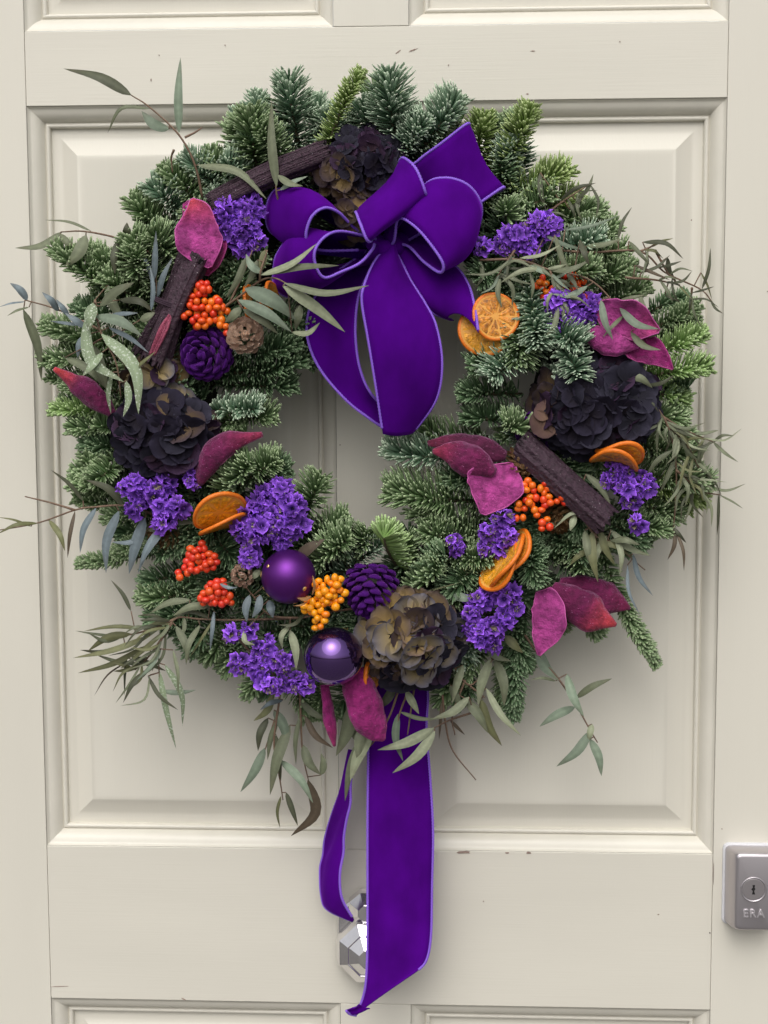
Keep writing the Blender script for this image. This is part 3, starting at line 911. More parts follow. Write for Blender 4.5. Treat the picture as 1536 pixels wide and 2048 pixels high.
eucalyptus('eucalyptus twig reaching up above the pod at the upper left', [[(405, 395, 75), (390, 330, 82), (358, 270, 86), (300, 215, 84), (262, 190, 80)], [(348, 300, 84), (343, 315, 80), (345, 345, 76)], [(370, 275, 84), (390, 265, 84), (405, 255, 82)]],
           [(262, 190, 127, 137, 13, 0.08, 'd', 80, 72), (358, 265, 361, 115, 10, -0.02, 't', 86, 84), (338, 258, 283, 222, 13, -0.12, 't'), (300, 217, 215, 266, 5, 0.3, 'g'), (395, 330, 533, 398, 10, -0.16, 'g', 86, 98)])
eucalyptus('single upright eucalyptus leaf with side leaves left of the bow', [[(560, 410, 90), (553, 385, 96), (552, 345, 98)]],
           [(553, 372, 543, 200, 11, -0.03, 'g', 98, 92), (556, 350, 606, 372, 9, 0.1, 'g'), (560, 380, 616, 352, 6, -0.05, 't')])
eucalyptus('eucalyptus twig stretched out over the door at middle left', [[(310, 510, 80), (240, 478, 82), (170, 463, 80), (122, 464, 74)]],
           [(124, 464, 30, 496, 9, -0.12, 'g'), (182, 462, 90, 440, 3.5, 0.08, 'g'), (172, 470, 130, 533, 14, -0.08, 'g'), (120, 468, 150, 492, 8, 0.1, 'g'), (252, 478, 254, 445, 9, 0, 'd'), (236, 480, 230, 548, 9, 0.08, 'd'), (265, 488, 302, 562, 5, -0.1, 'b'), (308, 560, 312, 462, 8, 0, 'b', 92, 96), (302, 622, 300, 530, 6, 0.05, 'b', 92, 96), (314, 595, 345, 515, 7, -0.05, 'b', 92, 96)])
eucalyptus('bluish eucalyptus twig poking past the left edge of the picture', [[(200, 660, 84), (160, 640, 84), (110, 617, 82), (50, 600, 76)]],
           [(54, 601, 20, 566, 9, 0.1, 'b'), (50, 603, -5, 615, 3, 0.05, 'b'), (58, 614, 14, 632, 4, 0.06, 'g'), (47, 620, 83, 762, 11, -0.06, 'g', 76, 60), (118, 622, 84, 584, 9, 0.06, 'b'), (138, 632, 112, 598, 7, 0, 'b'), (160, 650, 100, 642, 4, 0, 'b'), (172, 655, 130, 626, 8, 0, 'b')])
eucalyptus('hanging eucalyptus spray of pale speckled leaves above the left hydrangea', [[(190, 600, 96), (200, 660, 102), (232, 725, 106), (242, 795, 100)], [(215, 690, 104), (260, 740, 104)]],
           [(186, 606, 178, 662, 15, 0.05, 's', 104, 112), (170, 640, 248, 764, 14, 0.22, 's', 102, 112), (203, 668, 277, 828, 15, -0.18, 's', 106, 116), (190, 632, 284, 672, 12, -0.1, 't', 104, 112), (200, 612, 268, 565, 12, -0.08, 'g', 98, 106), (218, 655, 298, 706, 6, -0.05, 'b'), (224, 745, 222, 828, 6, 0.08, 's'), (252, 762, 246, 834, 9, -0.1, 's', 108, 112), (204, 705, 165, 752, 10, 0, 's'), (262, 742, 312, 702, 6, 0, 'o', 104, 112), (225, 628, 276, 626, 5, 0, 'b'), (280, 640, 310, 625, 10, 0, 'g', 98, 100), (185, 690, 215, 780, 14, 0.0, 'g', 88, 88), (170, 670, 155, 715, 9, 0.1, 'b', 84, 84), (215, 570, 250, 640, 12, 0.1, 'g', 84, 88), (130, 715, 215, 780, 10, -0.1, 'g', 76, 84), (240, 600, 310, 625, 9, -0.15, 'd', 88, 90)])
eucalyptus('drooping blue grey eucalyptus twig at the lower left of the wreath', [[(330, 1040, 74), (260, 1012, 84), (190, 1014, 86), (150, 1020, 84), (75, 1046, 78), (-12, 1062, 72)], [(150, 1020, 84), (100, 1005, 80), (50, 993, 76)]],
           [(75, 1046, -5, 1068, 5, 0.1, 'o'), (62, 1053, -5, 1034, 3, 0.05, 'o'), (98, 1040, 130, 1102, 7, -0.08, 'o'), (150, 1022, 135, 1116, 5, 0.03, 'n'), (192, 1016, 160, 1106, 8, 0.1, 'b'), (238, 1022, 212, 1146, 12, 0.1, 'b', 86, 80), (290, 1036, 258, 1148, 13, 0.03, 'b', 88, 84), (314, 1060, 276, 1146, 8, 0.04, 'b', 90, 86), (248, 1012, 172, 960, 9, 0.12, 'd'), (166, 1002, 102, 940, 5, 0.06, 'd'), (298, 1062, 392, 1046, 11, -0.1, 'd', 88, 92), (290, 1072, 222, 1084, 6, -0.1, 'b', 84, 84), (330, 1052, 280, 1130, 11, 0.05, 'b', 88, 90)])
eucalyptus('olive eucalyptus spray fanning out at the lower left corner of the wreath', [[(600, 1236, 78), (470, 1240, 82), (400, 1238, 86), (350, 1238, 88), (320, 1290, 88), (318, 1345, 84)], [(350, 1238, 88), (290, 1262, 86), (230, 1275, 80)], [(345, 1245, 88), (300, 1310, 84), (270, 1340, 78)]],
           [(262, 1222, 222, 1160, 5, 0.06, 'd', 80, 76), (292, 1258, 168, 1262, 5, 0.06, 'o'), (300, 1272, 146, 1316, 8, -0.04, 'o'), (290, 1292, 156, 1346, 7, -0.06, 'o'), (262, 1268, 176, 1302, 9, 0.12, 'o'), (250, 1290, 160, 1300, 6, -0.1, 'd'), (322, 1300, 272, 1362, 6, -0.05, 't'), (352, 1252, 378, 1322, 9, -0.06, 'g'), (420, 1212, 346, 1232, 9, 0.12, 'g', 90, 92), (318, 1340, 352, 1497, 8, 0.02, 's', 84, 70), (330, 1330, 365, 1452, 8, -0.12, 's', 86, 74), (296, 1352, 356, 1420, 5, 0.1, 'd'), (300, 1336, 246, 1406, 8, 0.1, 'd'), (253, 1310, 249, 1392, 4, 0.02, 'd', 78, 70), (256, 1322, 188, 1392, 2, 0.1, 'n', 78, 70), (322, 1382, 392, 1380, 6, 0.06, 't', 82, 84), (428, 1222, 420, 1302, 5, 0, 'b', 90, 88), (262, 1312, 332, 1342, 7, 0, 'd'), (346, 1300, 356, 1390, 5, -0.05, 'g'), (380, 1200, 300, 1226, 8, 0.1, 'g', 88, 84), (300, 1350, 240, 1412, 3, -0.3, 'g'), (400, 1250, 372, 1330, 7, 0.1, 'g'), (330, 1262, 240, 1340, 6, 0.0, 'o')], auto=(26, 80, 4.5, 'ogod', (1.7, 3.4)))
eucalyptus('eucalyptus spray hanging below the wreath left of the ribbon', [[(565, 1350, 60), (556, 1420, 62), (548, 1490, 62), (560, 1560, 58), (566, 1600, 54)], [(600, 1380, 60), (602, 1450, 60), (606, 1510, 56), (618, 1565, 52)], [(556, 1420, 62), (540, 1470, 60), (530, 1500, 58)]],
           [(545, 1388, 507, 1442, 9, -0.15, 'o'), (536, 1436, 516, 1502, 9, 0.1, 'd'), (548, 1420, 572, 1492, 12, -0.1, 't'), (530, 1496, 481, 1584, 11, -0.04, 't'), (552, 1470, 562, 1562, 8, 0, 'd'), (580, 1450, 540, 1590, 14, 0.05, 'g'), (600, 1432, 592, 1530, 6, 0.05, 'g'), (560, 1520, 626, 1606, 10, -0.08, 't'), (606, 1490, 642, 1550, 11, 0.12, 'g'), (642, 1550, 642, 1506, 9, 0.1, 'g', 56, 56), (616, 1560, 582, 1672, 13, -0.28, 'n', 54, 44), (572, 1585, 596, 1652, 7, 0, 'd'), (562, 1592, 560, 1656, 4, 0.1, 'o'), (610, 1432, 666, 1496, 8, 0.12, 'n', 60, 62), (555, 1440, 535, 1520, 7, 0.05, 'g'), (600, 1400, 660, 1440, 8, 0.1, 'g'), (566, 1400, 520, 1420, 6, 0.1, 'b')])
eucalyptus('broad eucalyptus leaves over the top of the hanging ribbon', [[(800, 1370, 62), (780, 1430, 64), (750, 1480, 64), (722, 1510, 62)], [(830, 1350, 64), (800, 1425, 68), (790, 1480, 66)], [(960, 1420, 62), (900, 1440, 64), (866, 1457, 66)], [(830, 1365, 64), (822, 1420, 64), (815, 1470, 62)]],
           [(706, 1405, 672, 1512, 17, -0.05, 'g', 62, 60), (744, 1466, 700, 1562, 14, 0.06, 'p', 66, 66), (722, 1475, 690, 1602, 10, 0.04, 'g', 60, 56), (736, 1440, 718, 1530, 12, 0.1, 'p', 64, 66), (868, 1456, 755, 1500, 12, -0.06, 'p', 68, 74), (870, 1462, 785, 1546, 12, -0.08, 'p', 68, 70), (796, 1428, 806, 1522, 9, 0.1, 't', 68, 66), (800, 1424, 884, 1437, 5, 0.08, 'g', 68, 66), (812, 1382, 838, 1428, 9, 0, 'p', 70, 72), (938, 1394, 866, 1437, 10, -0.1, 'p', 72, 76), (790, 1370, 745, 1420, 11, -0.1, 'd', 62, 60), (700, 1420, 730, 1500, 10, 0.1, 'g', 56, 58)])
eucalyptus('pale eucalyptus leaves hanging below the lower right hydrangea', [[(900, 1320, 66), (940, 1370, 66), (985, 1320, 66)], [(930, 1360, 66), (905, 1430, 62), (910, 1470, 58)], [(940, 1372, 66), (970, 1395, 64)], [(885, 1390, 60), (890, 1440, 56), (905, 1500, 50), (952, 1560, 46)]],
           [(982, 1318, 956, 1412, 12, 0.05, 'p'), (926, 1330, 904, 1408, 10, 0.03, 'p', 68, 68), (990, 1318, 1008, 1412, 12, -0.08, 'g'), (932, 1398, 976, 1466, 12, -0.05, 'g'), (972, 1376, 1042, 1472, 8, 0.06, 'p'), (962, 1398, 1004, 1492, 11, 0.08, 'o'), (1010, 1272, 1046, 1306, 11, 0, 'o', 72, 72), (970, 1290, 1022, 1322, 9, 0.12, 'g', 72, 70), (900, 1370, 925, 1420, 9, 0, 'g'), (884, 1400, 878, 1480, 4, 0, 'n', 58, 54), (900, 1440, 930, 1470, 4, 0, 'n', 58, 54), (860, 1340, 905, 1330, 9, 0.1, 'g', 70, 76)])
eucalyptus('eucalyptus twig trailing over the bare door panel at the lower right', [[(1050, 1270, 62), (1085, 1320, 62), (1120, 1362, 60), (1155, 1415, 56), (1180, 1460, 52), (1195, 1485, 50)]],
           [(1074, 1298, 1122, 1362, 13, 0.1, 't'), (1112, 1362, 1060, 1360, 4, 0.1, 'g'), (1134, 1348, 1168, 1434, 11, 0.05, 't'), (1152, 1396, 1224, 1357, 8, -0.06, 'g'), (1150, 1414, 1079, 1453, 10, 0.05, 't'), (1182, 1462, 1113, 1533, 11, -0.08, 't'), (1180, 1478, 1203, 1552, 10, -0.08, 't'), (1184, 1448, 1176, 1484, 8, 0, 'p')])
eucalyptus('tangle of olive eucalyptus leaves below the bark at the right', [[(1150, 1010, 84), (1190, 1070, 88), (1230, 1090, 84), (1290, 1140, 74)], [(1190, 1070, 88), (1195, 1120, 80)]],
           [(1184, 1062, 1196, 1164, 10, 0.05, 'o'), (1214, 1072, 1188, 1142, 8, 0.1, 'p'), (1222, 1060, 1302, 1112, 9, 0.1, 'g'), (1190, 1084, 1262, 1112, 7, -0.1, 'o'), (1266, 1108, 1306, 1192, 6, 0.1, 'b'), (1200, 1034, 1106, 1058, 5, 0.22, 'p', 92, 94), (1172, 948, 1222, 1012, 8, -0.08, 'g', 92, 94), (1150, 1030, 1140, 1062, 8, 0, 'p', 94, 98), (1255, 1130, 1280, 1230, 4, 0.1, 'b'), (1200, 1060, 1230, 1130, 9, 0.06, 'o'), (1170, 1060, 1180, 1130, 9, 0, 'g'), (1220, 1080, 1280, 1090, 8, -0.1, 'g'), (1180, 1100, 1140, 1130, 7, 0.1, 'o'), (1230, 1070, 1240, 1150, 7, -0.1, 'p'), (1120, 1060, 1080, 1050, 4, 0.2, 'p', 84, 88)])
eucalyptus('fine wispy eucalyptus twigs spilling over the right edge of the wreath', [[(1220, 720, 90), (1290, 790, 92), (1335, 850, 90), (1352, 930, 84), (1350, 1020, 74), (1345, 1070, 66)], [(1335, 850, 90), (1380, 900, 82), (1415, 980, 70)], [(1320, 830, 90), (1370, 860, 84), (1430, 885, 78)], [(1352, 940, 84), (1400, 980, 76), (1440, 990, 70)]],
           [(1370, 900, 1436, 880, 4, 0.05, 'd'), (1250, 752, 1305, 776, 9, -0.15, 'g', 96, 100), (1290, 770, 1350, 750, 5, 0.1, 'd'), (1350, 1060, 1335, 1120, 5, -0.1, 'n'), (1352, 1062, 1368, 1142, 4, -0.08, 'n'), (1345, 900, 1290, 960, 6, 0.1, 'g'), (1350, 920, 1320, 985, 6, 0, 'g')],
           auto=(60, 66, 3.8, 'goggdp', (-0.3, 2.3)))
eucalyptus('wiry dark leaved eucalyptus twig arching out at the upper right', [[(1110, 500, 82), (1180, 505, 86), (1280, 503, 84), (1330, 545, 80), (1400, 578, 72), (1425, 605, 68)], [(1280, 503, 84), (1310, 490, 84)], [(1250, 555, 84), (1310, 560, 82), (1360, 570, 78)], [(1090, 430, 80), (1130, 400, 82), (1180, 368, 78)], [(1310, 500, 84), (1332, 540, 80), (1352, 565, 76)], [(1384, 575, 74), (1382, 600, 70)]],
           [(1285, 484, 1367, 518, 6, -0.18, 'd'), (1335, 515, 1354, 567, 6, 0.1, 'd'), (1404, 578, 1421, 496, 4, 0.06, 'd'), (1402, 545, 1424, 600, 3, -0.05, 'o', 72, 68), (1422, 602, 1446, 627, 3, 0.1, 'd'), (1236, 478, 1264, 414, 4, -0.08, 'd', 84, 80), (1172, 492, 1244, 478, 6, 0.05, 'g'), (1258, 482, 1300, 530, 5, 0, 'g'), (1282, 545, 1340, 510, 4, 0.1, 'd'), (1120, 400, 1192, 366, 5, -0.1, 'd'), (1150, 400, 1187, 348, 5, 0.12, 'g'), (1140, 420, 1168, 392, 5, 0, 'd'), (1320, 560, 1346, 605, 4, -0.05, 'g'), (1080, 345, 1092, 420, 6, 0.06, 'd', 78, 82), (1270, 530, 1340, 560, 4, 0, 'n'), (1330, 590, 1362, 604, 3, 0, 'd', 76, 74)], auto=(22, 60, 3.2, 'dgdo', (-0.6, 1.8)))
eucalyptus('drooping grey green eucalyptus leaves around the orange slices at the right of the bow', [[(960, 520, 86), (1040, 520, 96), (1100, 540, 100), (1180, 560, 100), (1240, 620, 100), (1300, 700, 92)], [(1100, 540, 100), (1120, 600, 102)], [(1030, 500, 94), (990, 560, 94)]],
           [(1092, 536, 1000, 566, 6, 0.1, 'p'), (1000, 552, 1004, 616, 6, 0.1, 'g'), (1060, 530, 1102, 552, 6, 0, 't'), (1175, 572, 1104, 588, 7, -0.14, 't', 104, 106), (1202, 600, 1226, 680, 8, 0.06, 't', 104, 112), (1240, 616, 1318, 658, 9, 0.14, 't', 104, 112), (1262, 664, 1322, 700, 9, 0.14, 'g', 104, 112), (1116, 612, 1088, 680, 6, -0.1, 'g', 104, 108), (1030, 512, 926, 548, 4, -0.15, 'g'), (960, 520, 945, 580, 5, -0.2, 'g'), (1040, 516, 1120, 490, 5, 0.08, 'p'), (1110, 470, 1150, 560, 6, 0.06, 'g'), (1100, 540, 1180, 520, 7, 0.1, 'g'), (1160, 480, 1178, 530, 7, 0, 'd'), (1280, 590, 1300, 630, 6, 0.1, 'g'), (1130, 460, 1240, 430, 4, 0.05, 't', 90, 86), (1090, 470, 1170, 500, 5, 0.05, 't', 92, 90), (1060, 545, 1062, 600, 4, -0.1, 'g'), (1240, 600, 1290, 590, 5, 0, 'g')],
           auto=(30, 66, 4.0, 'ggtpd', (-0.5, 2.5)))
eucalyptus('broad eucalyptus leaves reaching over the left bow loops', [[(440, 620, 96), (480, 592, 104), (520, 562, 114), (548, 556, 128), (575, 568, 134)], [(520, 562, 114), (522, 540, 120), (535, 500, 112)], [(460, 605, 98), (490, 540, 98), (505, 500, 98)]],
           [(522, 550, 634, 487, 8, 0.08, 'p', 126, 136), (522, 549, 678, 531, 8, -0.04, 'g', 126, 138), (568, 566, 738, 571, 9, 0.10, 'g', 134, 136), (566, 572, 690, 664, 13, -0.03, 'p', 134, 124), (490, 577, 592, 640, 17, -0.08, 't', 112, 118), (477, 600, 583, 664, 12, -0.06, 't', 114, 120), (486, 618, 556, 668, 10, -0.06, 'g', 108, 112), (584, 664, 640, 645, 7, 0.2, 'p', 112, 122), (525, 545, 492, 508, 9, -0.15, 't', 118, 116), (515, 520, 488, 575, 8, -0.05, 'g', 114, 112), (492, 515, 452, 596, 8, -0.05, 'g', 108, 106), (530, 500, 520, 548, 9, 0, 'o', 112, 116), (482, 615, 450, 645, 10, 0, 'g', 106, 104), (600, 610, 590, 660, 10, 0, 'g', 96, 98)])
eucalyptus('small blue grey eucalyptus leaves tucked under the matt purple ornament', [[(600, 1236, 86), (540, 1230, 88), (505, 1190, 90), (480, 1160, 90)], [(600, 1236, 86), (660, 1225, 84)]],
           [(499, 1190, 494, 1244, 9, 0.1, 'b', 96, 100), (520, 1190, 504, 1236, 9, -0.1, 'b', 96, 100), (538, 1200, 546, 1236, 10, 0, 'b'), (590, 1120, 650, 1078, 13, -0.05, 'n', 92, 98), (610, 1225, 556, 1250, 5, -0.2, 'd'), (440, 1168, 475, 1175, 4, 0.1, 'b', 104, 106), (520, 1140, 500, 1160, 8, 0, 'g', 96, 98), (580, 1260, 592, 1340, 10, -0.06, 'p', 92, 96), (580, 1250, 565, 1300, 7, 0.2, 'p', 92, 96), (488, 1262, 510, 1290, 6, 0.3, 'p', 104, 104), (720, 1160, 790, 1190, 5, -0.15, 'g', 92, 94), (905, 1190, 950, 1200, 10, 0, 't', 88, 90), (830, 1190, 920, 1165, 2, 0, 'o', 92, 94)])


# ------------------------------------------------------------------ hydrangea heads
def hydrangea_floret_mesh(seed, c_in, c_out, c_edge):
    """four broad ruffled petals round a tiny centre; unit radius"""
    r = random.Random(seed)
    V, Fc, C = [], [], []
    n, m = 9, 7
    cup = r.uniform(-0.15, 0.45)
    for k in range(4):
        a0 = k * math.pi / 2 + r.uniform(-0.15, 0.15)
        cupk = cup + r.uniform(-0.25, 0.35)
        size = r.uniform(0.85, 1.12)
        tw = r.uniform(-0.35, 0.35)
        ph = r.uniform(0, 6)
        base = len(V)
        lift = 0.04 * (k % 2)
        pv = r.uniform(0.75, 1.25)
        for i in range(n):
            u = 0.5 - 0.5 * math.cos(math.pi * i / (n - 1))
            w = 0.64 * math.sqrt(max(0.0006, 1 - abs(2 * (u ** 0.88) - 1.04) ** 2.5)) * size
            for j in range(m):
                q = j / (m - 1) * 2 - 1
                x = 0.06 + u * size * (1 - 0.05 * abs(q) ** 2.2) 
                y = q * w
                z = lift + cupk * (0.55 * u * u) - 0.18 * cupk * u + 0.30 * q * q * w * (1 if r.random() < 2 else 1) * 0.7 + tw * q * u * 0.4 \
                    + 0.055 * math.sin(ph + q * 5 + u * 3) * u
                ca, sa = math.cos(a0), math.sin(a0)
                V.append((x * ca - y * sa, x * sa + y * ca, z))
                e = max(u ** 2.2, abs(q) ** 3 * min(1, u * 1.6))
                g = np.array(c_in) * (1 - u) + np.array(c_out) * u
                C.append((g * (1 - e) + np.array(c_edge) * e) * pv)
        Fc += [tuple(base + t for t in q4) for q4 in grid_faces(n, m)]
    b0 = len(V)
    for k in range(6):
        a = k * math.pi / 3
        V.append((0.07 * math.cos(a), 0.07 * math.sin(a), 0.05))
        C.append(np.array(c_in) * 0.7)
    V.append((0, 0, 0.12))
    C.append(np.array(c_in) * 0.9)
    Fc += [(b0 + k, b0 + (k + 1) % 6, b0 + 6) for k in range(6)]
    return mesh('floret', V, Fc, M['petal'], True, np.array(C))


HP = {  # palettes: inner, outer, edge
    'k': ((0.016, 0.012, 0.018), (0.012, 0.010, 0.020), (0.026, 0.022, 0.040)),
    'n': ((0.015, 0.014, 0.020), (0.014, 0.013, 0.024), (0.036, 0.033, 0.052)),
    'p': ((0.030, 0.016, 0.022), (0.022, 0.010, 0.024), (0.042, 0.022, 0.050)),
    'o': ((0.270, 0.185, 0.070), (0.215, 0.145, 0.055), (0.110, 0.080, 0.075)),
    'u': ((0.300, 0.225, 0.095), (0.190, 0.150, 0.085), (0.110, 0.105, 0.135)),
    'm': ((0.105, 0.070, 0.034), (0.070, 0.046, 0.036), (0.050, 0.036, 0.046)),
    'r': ((0.170, 0.105, 0.070), (0.130, 0.075, 0.060), (0.095, 0.055, 0.055)),
}
FLO = {k: [hydrangea_floret_mesh(hash_ * 31 + i, *HP[k]) for i in range(4)] for hash_, k in enumerate(HP)}


def hydrangea(label, cx, cy, rx, ry, d, choose, n=46, fr=34, seed=1, depth=0.040, keep=None):
    n, fr, rx, ry = int(n * 0.95), fr * 1.06, rx * 0.94, ry * 0.94
    """choose(u, v, rnd): palette letter by place on the head (u right, v up, each -1..1)"""
    r = random.Random(seed)
    c = P(cx, cy, d)
    s = pxs(d)
    root = thing('hydrangea_head', label, 'flower', c, 'dark dried hydrangea heads')
    sv, sf = tube(np.array([[0, 0.045, 0], [0, 0.02, 0.0], [0, -0.004, 0]]), [0.003, 0.004, 0.005], 8)
    obj('stem', mesh('stem', sv, sf, M['twig']), root)
    spots = []
    tries = 0
    while len(spots) < n and tries < 6000:
        tries += 1
        a, q = r.uniform(0, 2 * math.pi), math.sqrt(r.random())
        u, v = q * math.cos(a), q * math.sin(a)
        if keep and not keep(u, v):
            continue
        if any((u - x) ** 2 + (v - y) ** 2 < (0.30 - 0.05 * tries / 6000 * 4) ** 2 * 0.75 for x, y in spots):
            continue
        spots.append((u, v))
    for u, v in spots:
        h = math.sqrt(max(0.0, 1 - 0.92 * (u * u + v * v)))
        pos = (u * rx * s * 0.86, -h * depth + r.uniform(-0.005, 0.005), v * ry * s * 0.86)
        nv = vf(u * 0.95 + r.uniform(-0.6, 0.6), v * 0.95 + r.uniform(-0.6, 0.6) + 0.05, 0.35 + h)
        m = frame_mtx(nv, loc=pos, roll=r.uniform(0, 6.3), scale=fr * s * r.uniform(0.82, 1.15))
        obj('floret', r.choice(FLO[choose(u, v, r)]), root, mtx=m)


hydrangea('almost black hydrangea head behind the bow at the top of the wreath', 722, 338, 96, 78, 0.066,
          lambda u, v, r: ('o' if r.random() < 0.6 else 'm') if (u < -0.35 and v < 0.1) or v < -0.55 else r.choice('kkknp'), 52, 27, 3, 0.032)
hydrangea('olive tinged hydrangea florets drooping in the middle of the bow', 706, 425, 34, 62, 0.082, lambda u, v, r: r.choice('omo'), 9, 26, 13, 0.018)
hydrangea('large black hydrangea head on the left of the wreath', 335, 868, 108, 92, 0.074,
          lambda u, v, r: r.choice('uom') if (v > 0.30 and u > 0.05 and r.random() < 0.7) else r.choice('kknkp'), 44, 38, 5, 0.036)
hydrangea('olive and mauve hydrangea florets between the left bark and the left cone', 318, 745, 70, 44, 0.066, lambda u, v, r: r.choice('mpuo'), 14, 32, 15, 0.02)
hydrangea('black hydrangea head with brown florets on the right of the wreath', 1188, 808, 135, 108, 0.074,
          lambda u, v, r: r.choice('rmrp') if u < -0.62 and v > -0.3 else r.choice('kknnkp'), 60, 36, 7, 0.038)
hydrangea('olive and slate hydrangea head at the foot of the wreath', 824, 1268, 106, 100, 0.076,
          lambda u, v, r: (r.choice('uoom') if v > 0.1 and u < 0.6 else (r.choice('omu') if u < -0.35 else r.choice('nnkup'))), 46, 39, 9, 0.040)


# ------------------------------------------------------------------ statice clusters
def statice_floret_mesh(seed):
    r = random.Random(seed)
    V, Fc, C = [], [], []
    n = 24
    ph = r.uniform(0, 6)
    tone = r.uniform(0.55, 1.5)
    for i, (rad, z) in enumerate(((0.10, -0.55), (0.30, -0.05), (0.62, 0.22), (0.92, 0.30), (1.06, 0.30))):
        for k in range(n):
            a = 2 * math.pi * k / n
            ru = (0, 0.02, 0.07, 0.16, 0.24)[i]
            rr = rad * (1 + ru * 0.5 * math.cos(5 * a + ph) + (r.uniform(-0.16, 0.16) if i > 2 else 0))
            zz = z + ru * 1.0 * math.sin(6 * a + ph) + (0.20 * (-1) ** k + r.uniform(-0.12, 0.12) if i > 2 else 0)
            V.append((rr * math.cos(a), rr * math.sin(a), zz))
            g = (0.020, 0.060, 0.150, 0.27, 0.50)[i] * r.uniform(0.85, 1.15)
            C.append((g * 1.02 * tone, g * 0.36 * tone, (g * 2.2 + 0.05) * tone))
    Fc = grid_faces(5, n, True)
    return mesh('floret', V, Fc, M['statice'], True, np.array(C))


def calyx_mesh(seed):
    """straw coloured tuft under a floret"""
    r = random.Random(seed)
    V, Fc, C = [], [], []
    for k in range(9):
        a = 2 * math.pi * k / 9 + r.uniform(-0.2, 0.2)
        l_ = r.uniform(0.7, 1.2)
        p0 = np.array([0.05 * math.cos(a), 0.05 * math.sin(a), -0.7])
        p1 = np.array([0.42 * math.cos(a) * l_, 0.42 * math.sin(a) * l_, 0.2 * l_])
        sd = np.array([-math.sin(a), math.cos(a), 0]) * 0.09
        b = len(V)
        V += [p0 - sd, p0 + sd, p1 + sd * 0.6, p1 - sd * 0.6]
        col = np.array((0.40, 0.33, 0.22)) * r.uniform(0.5, 1.2)
        C += [col * 0.7, col * 0.7, col, col]
        Fc.append((b, b + 1, b + 2, b + 3))
    return mesh('calyx', V, Fc, M['straw'], False, np.array(C))


STAT = [statice_floret_mesh(100 + i) for i in range(12)]
CALY = [calyx_mesh(200 + i) for i in range(4)]


def statice(label, subs, d, dry=0.12, seed=1, fs=12.8):
    dry = dry * 1.8 + 0.10
    r = random.Random(seed)
    cx = sum(x for x, y, q in subs) / len(subs)
    cy = sum(y for x, y, q in subs) / len(subs)
    o0 = P(cx, cy, d - 0.02)
    root = thing('statice_flower', label, 'flower', o0, 'clusters of violet statice')
    s = pxs(d)
    for x, y, q in subs:
        c = P(x, y, d)
        zz = r.uniform(-0.004, 0.004)
        v, f = tube(spline([o0 * 0 + np.array([0, 0.01, 0]), (c - o0) * 0.5 + np.array([0, 0.006, -0.004]), c - o0 + np.array([0, 0.006, 0])], 7), 0.0009, 5)
        obj('stem', mesh('stem', v, f, M['twig']), root)
        q *= 0.86
        n = max(4, int(q * q / 42))
        pts = []
        t = 0
        while len(pts) < n and t < 800:
            t += 1
            a, k = r.uniform(0, 6.3), math.sqrt(r.random())
            u, w = k * math.cos(a), k * math.sin(a)
            if any((u - e) ** 2 + (w - g) ** 2 < (8.6 / q) ** 2 for e, g in pts):
                continue
            pts.append((u, w))
        for u, w in pts:
            h = math.sqrt(max(0, 1 - 0.9 * (u * u + w * w)))
            pos = c - o0 + np.array([u * q * s * 0.92, zz - h * q * s * 0.75 + r.uniform(-0.003, 0.003), w * q * s * 0.92])
            nv = vf(u * 1.1 + r.uniform(-0.4, 0.4), w * 1.1 + r.uniform(-0.4, 0.4), 0.45 + h)
            m = frame_mtx(nv, loc=pos, roll=r.uniform(0, 6.3), scale=fs * s * r.uniform(0.6, 1.3))
            fl = obj('floret', r.choice(STAT), root, mtx=m)
            if r.random() < dry:
                m2 = frame_mtx(vf(u + r.uniform(-.6, .6), w + r.uniform(-.6, .6), 0.8), loc=pos + np.array([r.uniform(-6, 6) * s, -4 * s, r.uniform(-6, 6) * s]), roll=r.uniform(0, 6.3), scale=fs * s * 1.15)
                obj('calyx', r.choice(CALY), root, mtx=m2)


statice('violet statice cluster between the upper left pod and the bow', [(455, 425, 28), (500, 418, 30), (490, 455, 30), (508, 487, 22), (465, 462, 24), (482, 495, 13)], 0.086, 0.06, 1)
statice('long violet statice cluster right of the bow', [(1082, 455, 32), (1042, 475, 26), (1008, 492, 22), (962, 496, 16), (1106, 447, 15), (1062, 497, 18), (1020, 470, 14)], 0.088, 0.3, 2)
statice('violet statice cluster beside the magenta pods at the upper right', [(1118, 608, 30), (1168, 626, 28), (1108, 652, 18), (1148, 600, 18), (1187, 606, 12), (1135, 635, 20)], 0.092, 0.1, 3)
statice('violet statice cluster under the left black hydrangea', [(273, 970, 22), (332, 968, 22), (302, 985, 22), (273, 1012, 22), (325, 1012, 20), (362, 1012, 20), (330, 1045, 20), (250, 975, 8)], 0.094, 0.15, 4)
statice('tiny violet statice tuft beside the curled pod at the left', [(383, 942, 15), (382, 962, 14)], 0.098, 0.25, 5, 12)
statice('biggest violet statice cluster above the matt ornament', [(560, 982, 24), (530, 1000, 24), (585, 1012, 24), (500, 1025, 18), (560, 1040, 32), (522, 1060, 26), (590, 1050, 22), (486, 1060, 20), (500, 1112, 24), (562, 1078, 22), (540, 1020, 20)], 0.096, 0.12, 6)
statice('violet statice cluster under the orange slices at the far right', [(1238, 938, 26), (1286, 970, 20), (1250, 975, 20), (1262, 1003, 16), (1216, 960, 10), (1276, 1045, 18), (1290, 955, 12)], 0.090, 0.35, 7)
statice('violet statice cluster below the pale pod disc at the lower right', [(1000, 1038, 22), (975, 1058, 16), (1012, 1074, 20), (970, 1096, 12), (1002, 1100, 13)], 0.094, 0.3, 8)
statice('lone violet statice tuft in the fir left of the folded orange slices', [(905, 1080, 12), (912, 1095, 9)], 0.088, 0.5, 9, 11)
